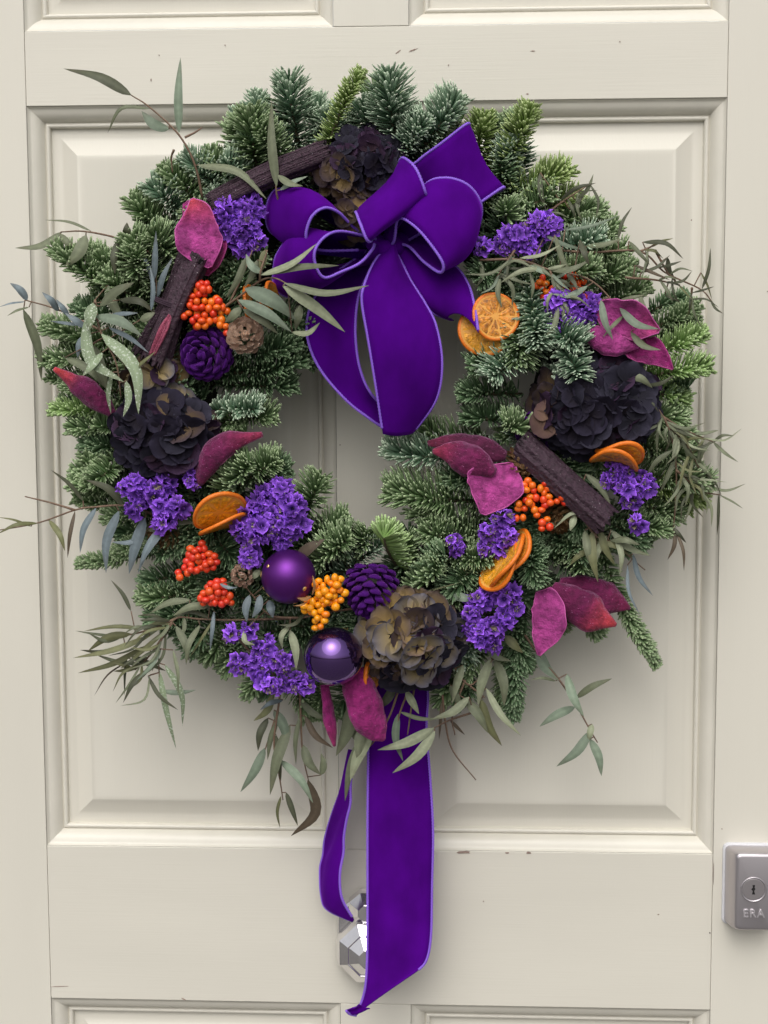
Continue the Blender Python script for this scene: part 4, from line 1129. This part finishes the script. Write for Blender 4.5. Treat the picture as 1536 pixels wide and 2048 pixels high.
statice('violet statice cluster right of the olive hydrangea head', [(960, 1200, 26), (1010, 1190, 26), (940, 1222, 18), (1028, 1212, 18), (965, 1265, 30), (945, 1250, 14), (1000, 1240, 20), (988, 1284, 15)], 0.090, 0.2, 10)
statice('violet statice cluster left of the mirror purple ornament', [(466, 1270, 17), (504, 1258, 15), (526, 1290, 22), (482, 1322, 19), (520, 1330, 26), (562, 1325, 24), (535, 1365, 18), (592, 1362, 20), (606, 1372, 11), (560, 1370, 12)], 0.092, 0.25, 11)


# ------------------------------------------------------------------ berries
def ico_mesh(name, mat):
    import bmesh
    bm = bmesh.new()
    bmesh.ops.create_icosphere(bm, subdivisions=2, radius=1.0)
    me = bpy.data.meshes.new(name)
    bm.to_mesh(me)
    bm.free()
    me.polygons.foreach_set('use_smooth', [True] * len(me.polygons))
    me.materials.append(mat)
    return me


BM = {k: ico_mesh('berry', v) for k, v in BERRY.items()}


def berries(label, subs, d, kind, seed=1, br=8.2):
    r = random.Random(seed)
    cx = sum(x for x, y, q in subs) / len(subs)
    cy = sum(y for x, y, q in subs) / len(subs)
    o0 = P(cx, cy, d - 0.015)
    s = pxs(d)
    root = thing('berry_cluster', label, 'berries', o0, 'clusters of small round berries')
    placed = []
    for x, y, q in subs:
        c = P(x, y, d)
        v, f = tube(spline([np.array([0, 0.008, 0]), (c - o0) * 0.6 + np.array([0, 0.006, 0]), c - o0], 6), 0.0007, 4)
        obj('stem', mesh('stem', v, f, M['twig']), root)
        t = 0
        while t < 700:
            t += 1
            a, k = r.uniform(0, 6.3), r.random() ** 0.5
            h = math.sqrt(max(0, 1 - k * k)) * r.choice((1, 1, 0.4, -0.2))
            qq = max(4, q - br * 0.45)
            p = c + np.array([k * math.cos(a) * qq * s, -h * qq * s * 0.8, k * math.sin(a) * qq * s])
            if any(((p - e) ** 2).sum() < (br * 1.38 * s) ** 2 for e in placed):
                continue
            placed.append(p)
            m = Matrix.Translation(Vector(tuple(p - o0))) @ Matrix.Diagonal((br * s * r.uniform(0.78, 1.1), br * s * r.uniform(0.85, 1.05), br * s * r.uniform(0.78, 1.1), 1))
            obj('berry', BM[kind], root, mtx=m)


berries('orange and red berry cluster beside the tied bark at the upper left', [(406, 578, 18), (395, 608, 22), (432, 612, 20), (402, 640, 21), (446, 648, 13), (374, 630, 11), (446, 618, 15), (424, 634, 13), (450, 664, 9)], 0.096, 'orange', 1)
berries('red berry cluster under the folded orange slices at the left', [(392, 1108, 20), (418, 1122, 20), (384, 1134, 20), (360, 1150, 13), (404, 1094, 12), (406, 1130, 16)], 0.094, 'red', 2, 8.6)
berries('small red berry cluster left of the matt purple ornament', [(434, 1178, 25), (412, 1198, 17), (452, 1198, 17), (430, 1196, 18)], 0.096, 'red', 3, 8.6)
berries('yellow berry cluster between the two purple ornaments', [(637, 1166, 16), (668, 1168, 21), (650, 1190, 23), (678, 1190, 17), (618, 1212, 17), (640, 1228, 21), (630, 1212, 18), (637, 1250, 14), (664, 1206, 16)], 0.104, 'yellow', 4, 8.8)
berries('orange red berry cluster beside the single bark piece at the right', [(1060, 972, 16), (1086, 976, 14), (1062, 1000, 15), (1094, 1002, 14), (1044, 1010, 14), (1122, 1000, 13), (1076, 1024, 13), (1042, 1036, 12), (1090, 1048, 15), (1072, 988, 10)], 0.096, 'orange', 5, 8.2)
berries('orange berry cluster half hidden by leaves above the right statice', [(1082, 566, 14), (1142, 552, 16), (1152, 578, 16), (1102, 584, 13), (1122, 572, 11), (1168, 560, 9), (1170, 600, 13), (1090, 590, 9)], 0.086, 'orange', 6, 8.0)


# ------------------------------------------------------------------ dried orange slices
def orange_slice(label, cx, cy, r_px, nrm, d, roll=0.0, light=False, thick=5.0, bend=0.0, seed=1):
    thick *= 0.8
    r = random.Random(seed)
    s = pxs(d)
    R = r_px * s
    h = thick * s
    root = thing('orange_slice', label, 'orange slice', P(cx, cy, d), 'dried orange slices')
    root.matrix_basis = frame_mtx(vf(*nrm), loc=P(cx, cy, d), roll=roll)

    wav = [r.uniform(-1, 1) for _ in range(4)]

    def warp(x, y, z):
        q = (x * x - y * y) / R
        a = math.atan2(y, x)
        rr = math.hypot(x, y) / R
        k = 1 + 0.03 * math.sin(2 * a + wav[0] * 3) * rr + 0.02 * math.sin(3 * a + wav[1] * 3) * rr
        return (x * k, y * k, z + bend * q + R * 0.09 * wav[2] * math.sin(3 * a + wav[3] * 3) * rr * rr)

    n = 48
    prof = [(0.90, h * 0.75), (0.955, h * 0.95), (1.0, h * 0.6), (1.015, 0), (1.0, -h * 0.6), (0.955, -h * 0.95), (0.90, -h * 0.75)]
    v = [warp(R * q * math.cos(2 * math.pi * k / n), R * q * math.sin(2 * math.pi * k / n), z) for q, z in prof for k in range(n)]
    obj('rind', mesh('rind', v, grid_faces(len(prof), n, True), M['rind']), root)
    v, f = [], []
    for sgn in (1, -1):
        b = len(v)
        for q, z in ((0.0, 0.35), (0.3, 0.35), (0.6, 0.4), (0.86, 0.62), (0.915, 0.8)):
            v += [warp(R * q * math.cos(2 * math.pi * k / n), R * q * math.sin(2 * math.pi * k / n), sgn * h * z) for k in range(n)]
        f += [tuple(b + i for i in q4) for q4 in grid_faces(5, n, True)]
    obj('pith', mesh('pith', v, f, M['pith']), root)
    ns = 10
    for k in range(ns):
        a0 = 2 * math.pi * k / ns + r.uniform(-0.10, 0.10)
        wd = math.pi / ns * r.uniform(0.82, 1.0)
        for sgn in (1, -1):
            v = []
            for i, q in enumerate((0.10, 0.32, 0.58, 0.77, 0.83)):
                for j, t in enumerate((-1, -0.6, 0, 0.6, 1)):
                    aa = a0 + t * wd * (1 - 0.08 * (i == 4))
                    ed = (i in (0, 4)) or abs(t) == 1
                    z = sgn * h * ((0.30 if ed else 0.56 + r.uniform(-0.2, 0.2)) + (0.28 if q > 0.7 else 0))
                    v.append(warp(R * q * math.cos(aa), R * q * math.sin(aa), z))
            obj('segment', mesh('segment', v, grid_faces(5, 5), M['pulp_light' if light else 'pulp']), root)


orange_slice('smaller round dried orange slice on top of another right of the bow', 991, 633, 47, (0.12, 0.1, 1), 0.096, 0.3, False, 5, 0.05, 1)
orange_slice('larger round dried orange slice half covered by a smaller one right of the bow', 972, 658, 54, (-0.05, -0.05, 1), 0.089, 1.0, True, 5, 0.05, 2)
orange_slice('upper of two tilted dried orange slices at the lower left', 438, 1024, 58, (0.36, -0.72, 0.56), 0.100, 0.2, True, 6, 0.10, 3)
orange_slice('lower of two tilted dried orange slices at the lower left', 446, 1050, 52, (0.36, -0.90, 0.16), 0.096, 0.2, True, 5, 0.06, 4)
orange_slice('upper of two folded dried orange slices under the right hydrangea', 1240, 906, 50, (-0.16, -0.9, 0.36), 0.098, 0.5, True, 6, -0.18, 5)
orange_slice('lower of two folded dried orange slices under the right hydrangea', 1230, 920, 50, (-0.20, -0.9, 0.22), 0.100, 0.9, False, 6, -0.20, 6)
orange_slice('front of three upright dried orange slices at the lower right', 1000, 1130, 58, (-0.74, 0.50, 0.36), 0.098, 0.9, True, 5, 0.08, 7)
orange_slice('middle of three upright dried orange slices at the lower right', 1011, 1121, 62, (-0.79, 0.58, 0.12), 0.098, 0.2, True, 6, 0.05, 8)
orange_slice('rear of three upright dried orange slices at the lower right', 1024, 1110, 56, (-0.76, 0.50, 0.30), 0.092, 0.4, False, 6, -0.06, 9)
orange_slice('left of two edge on orange slices behind leaves left of the bow', 500, 606, 38, (0.96, 0.10, 0.18), 0.088, 0, False, 5, 0.05, 10)
orange_slice('right of two edge on orange slices behind leaves left of the bow', 534, 604, 42, (0.92, -0.25, 0.20), 0.088, 0, False, 5, 0.05, 11)
orange_slice('dried orange slice peeping out under the olive hydrangea head', 744, 1350, 36, (0.85, -0.1, 0.40), 0.074, 0, False, 6, 0.05, 12)


# ------------------------------------------------------------------ cones
def scale_mesh(mat, pointed=False):
    """thick cone scale: root at the origin, lip towards +x, upper side +z"""
    prof = [(0.0, 0.16, 0.10), (0.35, 0.30, 0.10), (0.70, 0.46, 0.13), (0.92, 0.44, 0.15), (1.03, 0.26, 0.10)]
    if pointed:
        prof = [(0.0, 0.16, 0.08), (0.4, 0.30, 0.08), (0.75, 0.34, 0.10), (1.0, 0.20, 0.08), (1.15, 0.05, 0.03)]
    ang = [2 * math.pi * k / 10 for k in range(10)]
    V = []
    for x, w, h in prof:
        for a in ang:
            V.append((x - 0.06 * abs(math.cos(a)) * (x > 0.8), w * math.cos(a), h * math.sin(a) + 0.12 * x * x + 0.10 * math.cos(a) ** 2 * x))
    f = grid_faces(len(prof), 10, True)
    f.append(tuple(range(len(V) - 10, len(V))))
    return mesh('scale', V, f, mat, True)


SCALE = {'flock': scale_mesh(M['flock']), 'glitter': scale_mesh(M['glitter']), 'bronze': scale_mesh(M['bronze'], True)}


def cone(name, label, cx, cy, d, R, L, axis, kind, n=60, group=None, seed=1, size=0.46, openness=0.75):
    """axis points from the cone's base to its tip (view frame)"""
    r = random.Random(seed)
    s = pxs(d)
    root = thing(name, label, 'pine cone', P(cx, cy, d), group)
    root.matrix_basis = frame_mtx(vf(*axis), loc=P(cx, cy, d))
    R *= s
    L *= s
    zs = np.linspace(-L * 0.5, L * 0.5, 10)
    core = np.stack([0 * zs, 0 * zs, zs], 1)
    v, f = tube(core, R * 0.26 * np.sqrt(np.clip(1 - ((zs + L * 0.1) / (L * 0.62)) ** 2, 0.02, 1)), 10)
    obj('core', mesh('core', v, f, M[kind]), root)
    for i in range(n):
        t = (i + 0.5) / n                       # 0 tip, 1 base
        a = i * 2.39996
        rad = R * (0.10 + 0.90 * math.sin(math.pi * min(0.62, 0.04 + 0.62 * t ** 0.75)) ** 0.9)
        if t > 0.85:
            rad *= 1 - 0.6 * (t - 0.85) / 0.15 * 0.5
        z = L * 0.5 - L * t ** 0.85
        elev = 1.15 - (1.15 + 0.15) * t ** 0.7 * openness + r.uniform(-0.08, 0.08) * (1 if kind == 'flock' else 3)
        sz = R * size * (0.55 + 0.55 * math.sin(math.pi * min(0.7, 0.12 + t * 0.7)))
        out = Vector((math.cos(a), math.sin(a), 0))
        x = (out * math.cos(elev) + Vector((0, 0, 1)) * math.sin(elev)).normalized()
        y = Vector((-math.sin(a), math.cos(a), 0))
        zz = x.cross(y)
        m = Matrix((x, y, zz)).transposed().to_4x4() @ Matrix.Scale(sz * 1.15, 4)
        m.translation = out * max(0.0, rad - sz * 0.95 * math.cos(elev)) + Vector((0, 0, z - sz * 0.6 * math.sin(elev)))
        obj('scale', SCALE[kind], root, mtx=m)


cone('flocked_cone', 'purple flocked pine cone seen tip on below the orange berries at the left', 411, 708, 0.084, 52, 66, (-0.25, -0.10, 1), 'flock', 58, 'purple flocked pine cones', 1)
cone('flocked_cone', 'purple flocked pine cone lying sideways beside the yellow berries', 741, 1182, 0.088, 54, 100, (-0.10, -0.80, 0.50), 'flock', 74, 'purple flocked pine cones', 2, 0.42)
cone('flocked_cone', 'purple flocked pine cone half hidden behind the right black hydrangea', 1070, 866, 0.076, 40, 60, (-0.35, -0.5, 0.8), 'flock', 54, 'purple flocked pine cones', 3)
cone('glitter_cone', 'copper glitter cone beside the orange berries at the upper left', 490, 670, 0.100, 36, 46, (0.10, 0.25, 1), 'glitter', 40, 'small glittered cones', 4, 0.46, 0.8)
cone('glitter_cone', 'small copper glitter cone left of the matt ornament', 484, 1150, 0.098, 24, 36, (-0.2, 0.3, 1), 'glitter', 30, 'small glittered cones', 5, 0.40)
cone('glitter_cone', 'bronze glitter cone beside the upper end of the single bark piece', 1040, 925, 0.088, 27, 62, (-0.55, 0.75, 0.3), 'bronze', 54, 'small glittered cones', 6, 0.50, 0.55)
cone('glitter_cone', 'bronze glitter cone below the single bark piece at the right', 1118, 1034, 0.082, 34, 56, (0.2, -0.3, 0.9), 'bronze', 56, 'small glittered cones', 7, 0.50, 0.7)
cone('glitter_cone', 'bronze glitter cone in shade behind blue leaves at the lower left', 326, 1068, 0.078, 32, 56, (-0.5, -0.2, 0.7), 'bronze', 50, 'small glittered cones', 8, 0.50, 0.7)


# ------------------------------------------------------------------ dried pods
PC = {'l': (0.35, 0.045, 0.215), 'm': (0.24, 0.015, 0.125), 'd': (0.125, 0.009, 0.058), 'k': (0.075, 0.008, 0.036)}
RED = np.array((0.55, 0.055, 0.045))


def pod(label, pts, widths, cup, colr, red=0.0, slope=0.0, seed=1, rim=True, tip=1):
    """pts: (px, py, mm) along the pod; widths: half widths in px; cup > 0 hollow towards the viewer"""
    r = random.Random(seed)
    n, m = 22, 11
    c = spline([P(x, y, q / 1000) for x, y, q in pts], n)
    w = spline([(q, 0, 0) for q in widths], n)[:, 0].clip(0.6) * pxs(pts[0][2] / 1000)
    o0 = c[n // 2].copy()
    tg = np.gradient(c, axis=0)
    tg /= np.linalg.norm(tg, axis=1)[:, None]
    side = np.cross(tg, np.array([0, -1.0, 0.0]))
    side /= np.linalg.norm(side, axis=1)[:, None]
    side = side + np.array([0, -1.0, 0]) * slope
    side /= np.linalg.norm(side, axis=1)[:, None]
    nor = np.cross(side, tg)
    if nor[n // 2][1] > 0:
        nor = -nor
    V, C = np.zeros((n, m, 3)), np.zeros((n, m, 3))
    base = np.array(PC[colr])
    u = np.linspace(0, 1, n)
    for j in range(m):
        q = j / (m - 1) * 2 - 1
        wob = 0.14 * np.sin(u * 9 + seed + q * 1.5) + 0.09 * np.sin(u * 17 + seed * 2 + q * 3)
        V[:, j] = c + side * (w * q * (1 + 0.06 * np.sin(u * 11 + seed * q) + 0.03 * np.sin(u * 29 + seed)))[:, None] + nor * (w * (cup * 1.35 * (0.6 * q * q + 0.4 * q ** 4 - 0.3) + wob * abs(q)))[:, None]
        k = (np.clip((u - 0.55) / 0.45, 0, 1) if tip == 1 else np.clip((0.45 - u) / 0.45, 0, 1)) * red
        C[:, j] = base * (1 - k)[:, None] + RED * k[:, None]
        C[:, j] *= (0.85 + 0.25 * r.random())
    root = thing('dried_pod', label, 'seed pod', o0, 'magenta dried pods')
    sh = obj('shell', mesh('shell', V.reshape(-1, 3) - o0, grid_faces(n, m), M['pod'], True, C.reshape(-1, 3)), root)
    so = sh.modifiers.new('thickness', 'SOLIDIFY')
    so.thickness = 0.0009
    so.offset = 0
    if rim:
        loop = np.vstack([V[:, 0], V[-1:, m // 2], V[::-1, -1], V[:1, m // 2], V[:1, 0]]) - o0
        v, f = tube(loop, 0.00055, 5)
        cc = np.array(PC[colr]) * 1.25 + np.array((0.05, 0.03, 0.04))
        obj('rim', mesh('rim', v, f, M['pod_rim'], True, np.tile(cc, (len(v), 1))), root)


pod('open magenta pod with a red top above the tied bark', [(384, 398, 94), (394, 425, 98), (396, 462, 98), (406, 500, 98), (420, 534, 96)], [3, 26, 43, 38, 5], 0.34, 'l', 0.85, 0.1, 1, True, 0)
pod('darker magenta pod behind the open one above the tied bark', [(372, 405, 82), (400, 450, 86), (424, 500, 88), (412, 550, 86)], [6, 40, 34, 5], 0.2, 'm', 0.2, -0.2, 2)
pod('dull magenta pod pointing out at the far left', [(228, 832, 92), (195, 805, 94), (160, 778, 92), (138, 760, 90), (108, 738, 88)], [6, 24, 25, 14, 4], -0.5, 'd', 0.9, 0.3, 3)
pod('curled magenta pod below the left black hydrangea', [(524, 868, 112), (490, 876, 114), (452, 886, 114), (420, 910, 112), (406, 940, 108), (398, 970, 100)], [5, 12, 24, 28, 22, 5], -0.4, 'd', 0.25, -0.3, 4, True, 0)
pod('upper magenta pod of three at the far upper right', [(1196, 612, 96), (1225, 625, 100), (1270, 642, 102), (1318, 662, 100)], [10, 32, 36, 4], 0.35, 'l', 0.25, -0.3, 5)
pod('left magenta pod of three at the far upper right', [(1163, 668, 98), (1195, 672, 102), (1235, 682, 102), (1278, 692, 98)], [4, 24, 28, 4], -0.45, 'l', 0, 0.35, 6)
pod('lowest magenta pod of three at the far upper right', [(1236, 686, 92), (1270, 690, 94), (1305, 705, 94), (1345, 738, 92)], [8, 32, 26, 2], 0.3, 'm', 0, 0.2, 7)
pod('rear plum coloured pod right of the drooping bow loop', [(856, 886, 90), (905, 886, 92), (955, 896, 92), (1012, 912, 90)], [4, 18, 28, 10], -0.3, 'k', 0.1, 0.3, 8, True, 0)
pod('front plum coloured pod right of the drooping bow loop', [(866, 902, 96), (905, 906, 100), (950, 924, 102), (990, 946, 98)], [4, 24, 32, 8], -0.35, 'd', 0.3, 0.2, 9, True, 0)
pod('pale pink round pod disc above the right statice', [(990, 928, 92), (990, 950, 96), (984, 985, 98), (966, 1028, 98)], [32, 50, 50, 5], 0.22, 'l', 0, 0.1, 10)
pod('pale pink narrow pod hanging at the lower right', [(1086, 1180, 84), (1098, 1215, 86), (1094, 1262, 84), (1078, 1310, 80)], [16, 32, 30, 3], 0.25, 'l', 0, -0.1, 11)
pod('front dark magenta pod with a red tip at the lower right', [(1106, 1172, 82), (1140, 1198, 84), (1182, 1228, 84), (1232, 1250, 80)], [8, 30, 36, 3], -0.35, 'd', 0.8, 0.1, 12)
pod('rear dark magenta pod at the lower right', [(1120, 1164, 72), (1170, 1178, 74), (1215, 1198, 74), (1260, 1217, 70)], [8, 26, 32, 2], -0.3, 'd', 0.1, 0.2, 13)
pod('broad magenta pod hanging beside the ribbon under the mirror ornament', [(708, 1340, 84), (718, 1380, 88), (738, 1430, 88), (752, 1462, 86), (768, 1480, 84)], [22, 32, 36, 26, 4], -0.3, 'm', 0, 0.25, 14)
pod('thin magenta pod seen edge on under the mirror ornament', [(650, 1370, 76), (656, 1410, 76), (662, 1450, 74), (669, 1492, 70)], [8, 10, 12, 2], -0.4, 'm', 0.2, 0.4, 15)


# ------------------------------------------------------------------ bark bundles
def bark_strip(parent, o0, pts, w, thick, seed, mat='bark', arch=0.5):
    """long strip with an arched section and a ragged surface; pts (px, py, mm), w half widths in px"""
    r = random.Random(seed)
    n, m = 30, 15
    c = spline([P(x, y, q / 1000) for x, y, q in pts], n)
    ww = spline([(q, 0, 0) for q in w], n)[:, 0] * pxs(pts[0][2] / 1000)
    tg = np.gradient(c, axis=0)
    tg /= np.linalg.norm(tg, axis=1)[:, None]
    side = np.cross(tg, np.array([0, -1.0, 0]))
    side /= np.linalg.norm(side, axis=1)[:, None]
    nor = np.cross(side, tg)
    nor[nor[:, 1] > 0] *= -1
    V = np.zeros((n, 2 * m, 3))
    for j in range(m):
        q = j / (m - 1) * 2 - 1
        ridge = np.array([r.uniform(-1, 1) for _ in range(n)]) * 0.03 + 0.11 * r.uniform(-1, 1)
        endj = r.uniform(-0.004, 0.004)
        off = c + side * (ww * q)[:, None] + nor * (ww * (arch * (1 - q * q) + ridge))[:, None]
        off[0] += tg[0] * endj
        off[-1] += tg[-1] * r.uniform(-0.004, 0.004)
        V[:, j] = off
        V[:, 2 * m - 1 - j] = off - nor * thick * (0.5 + 0.5 * (1 - q * q))
    f = grid_faces(n, 2 * m, True)
    f.append(tuple(range(2 * m))[::-1])
    f.append(tuple(range((n - 1) * 2 * m, n * 2 * m)))
    o = obj('bark_strip', mesh('bark_strip', V.reshape(-1, 3) - o0, f, M[mat], True), parent)
    e = o.modifiers.new('edges', 'EDGE_SPLIT')
    e.split_angle = math.radians(45)


def cord_tie(parent, o0, px, py, d, half, ang, turns=3):
    c = P(px, py, d)
    s = pxs(d)
    pts = []
    for i in range(turns * 16 + 1):
        a = 2 * math.pi * i / 16
        k = (i / 16 - turns / 2) * 3.2 * s
        x, y = half * s * math.cos(a), 0.013 * math.sin(a)
        pts.append(c - o0 + np.array([x * math.cos(ang) - k * math.sin(ang), -y, x * math.sin(ang) + k * math.cos(ang)]))
    v, f = tube(np.array(pts), 0.0009, 5)
    obj('cord', mesh('cord', v, f, M['cord']), parent)


o0 = P(540, 355, 0.09)
bk = thing('bark_bundle', 'long bundle of dark plum bark strips left of the top hydrangea', 'bark', o0, 'plum coloured bark pieces')
for i, (off, dd, w) in enumerate(((-15, 84, 9), (-5, 92, 10), (6, 92, 11), (17, 84, 9), (1, 78, 20))):
    nx, ny = 0.42 * off, 0.91 * off
    bark_strip(bk, o0, [(422 + nx, 408 + ny, dd), (530 + nx, 352 + ny, dd + 2), (652 + nx, 302 + ny, dd)], (w * 0.9, w, w * 1.05), 0.004, 20 + i)
o0 = P(345, 612, 0.09)
bk = thing('bark_bundle', 'tied bundle of dark plum bark strips on the upper left', 'bark', o0, 'plum coloured bark pieces')
for i, (off, dd, w, sp) in enumerate(((-22, 88, 11, 1.5), (-8, 98, 12, 1.2), (9, 100, 17, 1.1), (25, 90, 10, 1.3), (0, 82, 26, 1.2))):
    nx, ny = 0.90 * off, 0.42 * off
    bark_strip(bk, o0, [(388 + nx, 512 + ny, dd), (346 + nx * 0.85, 610 + ny * 0.85, dd), (300 + nx * sp, 722 + ny * sp, dd - 6)], (w, w * 0.85, w * 0.95), 0.005, 30 + i)
bark_strip(bk, o0, [(342, 628, 101), (326, 660, 103), (306, 705, 98)], (4, 9, 7), 0.003, 41, 'bark_in', 0.2)
cord_tie(bk, o0, 346, 610, 0.088, 40, math.radians(-20))
o0 = P(1130, 965, 0.09)
bk = thing('bark_piece', 'single thick rolled piece of plum bark crossing the right of the wreath', 'bark', o0, 'plum coloured bark pieces')
bark_strip(bk, o0, [(1042, 888, 94), (1130, 968, 98), (1212, 1042, 96)], (31, 30, 31), 0.012, 50, 'bark', 0.62)
bark_strip(bk, o0, [(1030, 906, 90), (1112, 984, 94), (1190, 1056, 92)], (7, 6, 6), 0.004, 51, 'bark_in', 0.4)


# ------------------------------------------------------------------ purple glass ornaments
def sphere_mesh(name, R, mat, n=64, m=40):
    V = [(R * math.sin(math.pi * (i + 0.0) / m) * math.cos(2 * math.pi * j / n), R * math.sin(math.pi * i / m) * math.sin(2 * math.pi * j / n), R * math.cos(math.pi * i / m)) for i in range(m + 1) for j in range(n)]
    return mesh(name, V, grid_faces(m + 1, n, True), mat)


def bauble(label, cx, cy, r_px, d, mat, cap_dir):
    s = pxs(d)
    R = r_px * s
    c = P(cx, cy, d)
    root = thing('bauble', label, 'ornament', c, 'purple ball ornaments')
    obj('ball', sphere_mesh('ball', R, mat), root)
    root2 = frame_mtx(vf(*cap_dir), loc=np.array(vf(*cap_dir)) * R * 0.97)
    prof = [(0.18 * R, -0.02 * R), (0.19 * R, 0.02 * R), (0.17 * R, 0.03 * R), (0.16 * R, 0.14 * R), (0.13 * R, 0.17 * R), (0.001, 0.18 * R)]
    V = [(q * math.cos(2 * math.pi * k / 20), q * math.sin(2 * math.pi * k / 20), z) for q, z in prof for k in range(20)]
    obj('cap', mesh('cap', V, grid_faces(len(prof), 20, True), M['gold']), root, mtx=root2)
    ring = np.array([(0.09 * R * math.cos(t), 0, 0.24 * R + 0.09 * R * math.sin(t)) for t in np.linspace(0, 2 * math.pi, 17)])
    v, f = tube(ring, 0.012 * R, 5)
    obj('hanging_loop', mesh('hanging_loop', v, f, M['gold']), root, mtx=root2)
    return root, c, R


b1, c1, R1 = bauble('matt deep purple ball with gold flakes at the lower left', 577, 1153, 55, 0.098, M['ball_matt'], (0.5, 0.3, -0.8))
b2, c2, R2 = bauble('shiny mirror purple ball at the foot of the wreath', 667, 1313, 60, 0.096, M['ball_gloss'], (0.3, 0.7, -0.75))
for i, (x, y, w, h, tl_) in enumerate(((613, 1172, 5, 5, 0.4), (540, 1128, 3.5, 4, 0), (524, 1147, 4, 7, 0.3), (592, 1205, 6, 2.4, 0.2), (527, 1176, 2.5, 4, 0), (533, 1192, 2, 5, 0.4))):
    p = P(x, y, 0.098)
    dxy = np.array([p[0] - c1[0], 0, p[2] - c1[2]])
    q = np.linalg.norm(dxy)
    if q > R1 * 0.985:
        dxy *= R1 * 0.985 / q
        q = R1 * 0.985
    nrm = np.array([dxy[0], -math.sqrt(max(1e-9, R1 * R1 - q * q)), dxy[2]]) / R1
    mt = frame_mtx(nrm, loc=nrm * R1 * 1.004, roll=tl_)
    s = pxs(0.1)
    V = [(w * s * math.cos(2 * math.pi * k / 10), h * s * math.sin(2 * math.pi * k / 10), 0) for k in range(10)]
    V += [(a_ * 0.8, b_ * 0.8, 0.0005) for a_, b_, _ in V]
    obj('gold_flake', mesh('gold_flake', V, [(k, (k + 1) % 10, 10 + (k + 1) % 10, 10 + k) for k in range(10)] + [tuple(range(10, 20))], M['gold']), b1, mtx=mt)
LC['c'] = (0.36, 0.19, 0.08)
gl = thing('gold_leaf_pick', 'small curled copper coloured leaves between the matt ball and yellow berries', 'leaf', P(620, 1190, 0.112))
for i, (b, t, w, be) in enumerate((((624, 1190), (625, 1150), 4, 0.1), ((622, 1192), (594, 1196), 5, -0.15), ((616, 1202), (586, 1212), 2, -0.1))):
    leaf(gl, P(620, 1190, 0.112), b, t, w, be, 'c', 0.112, 0.124, 900 + i)
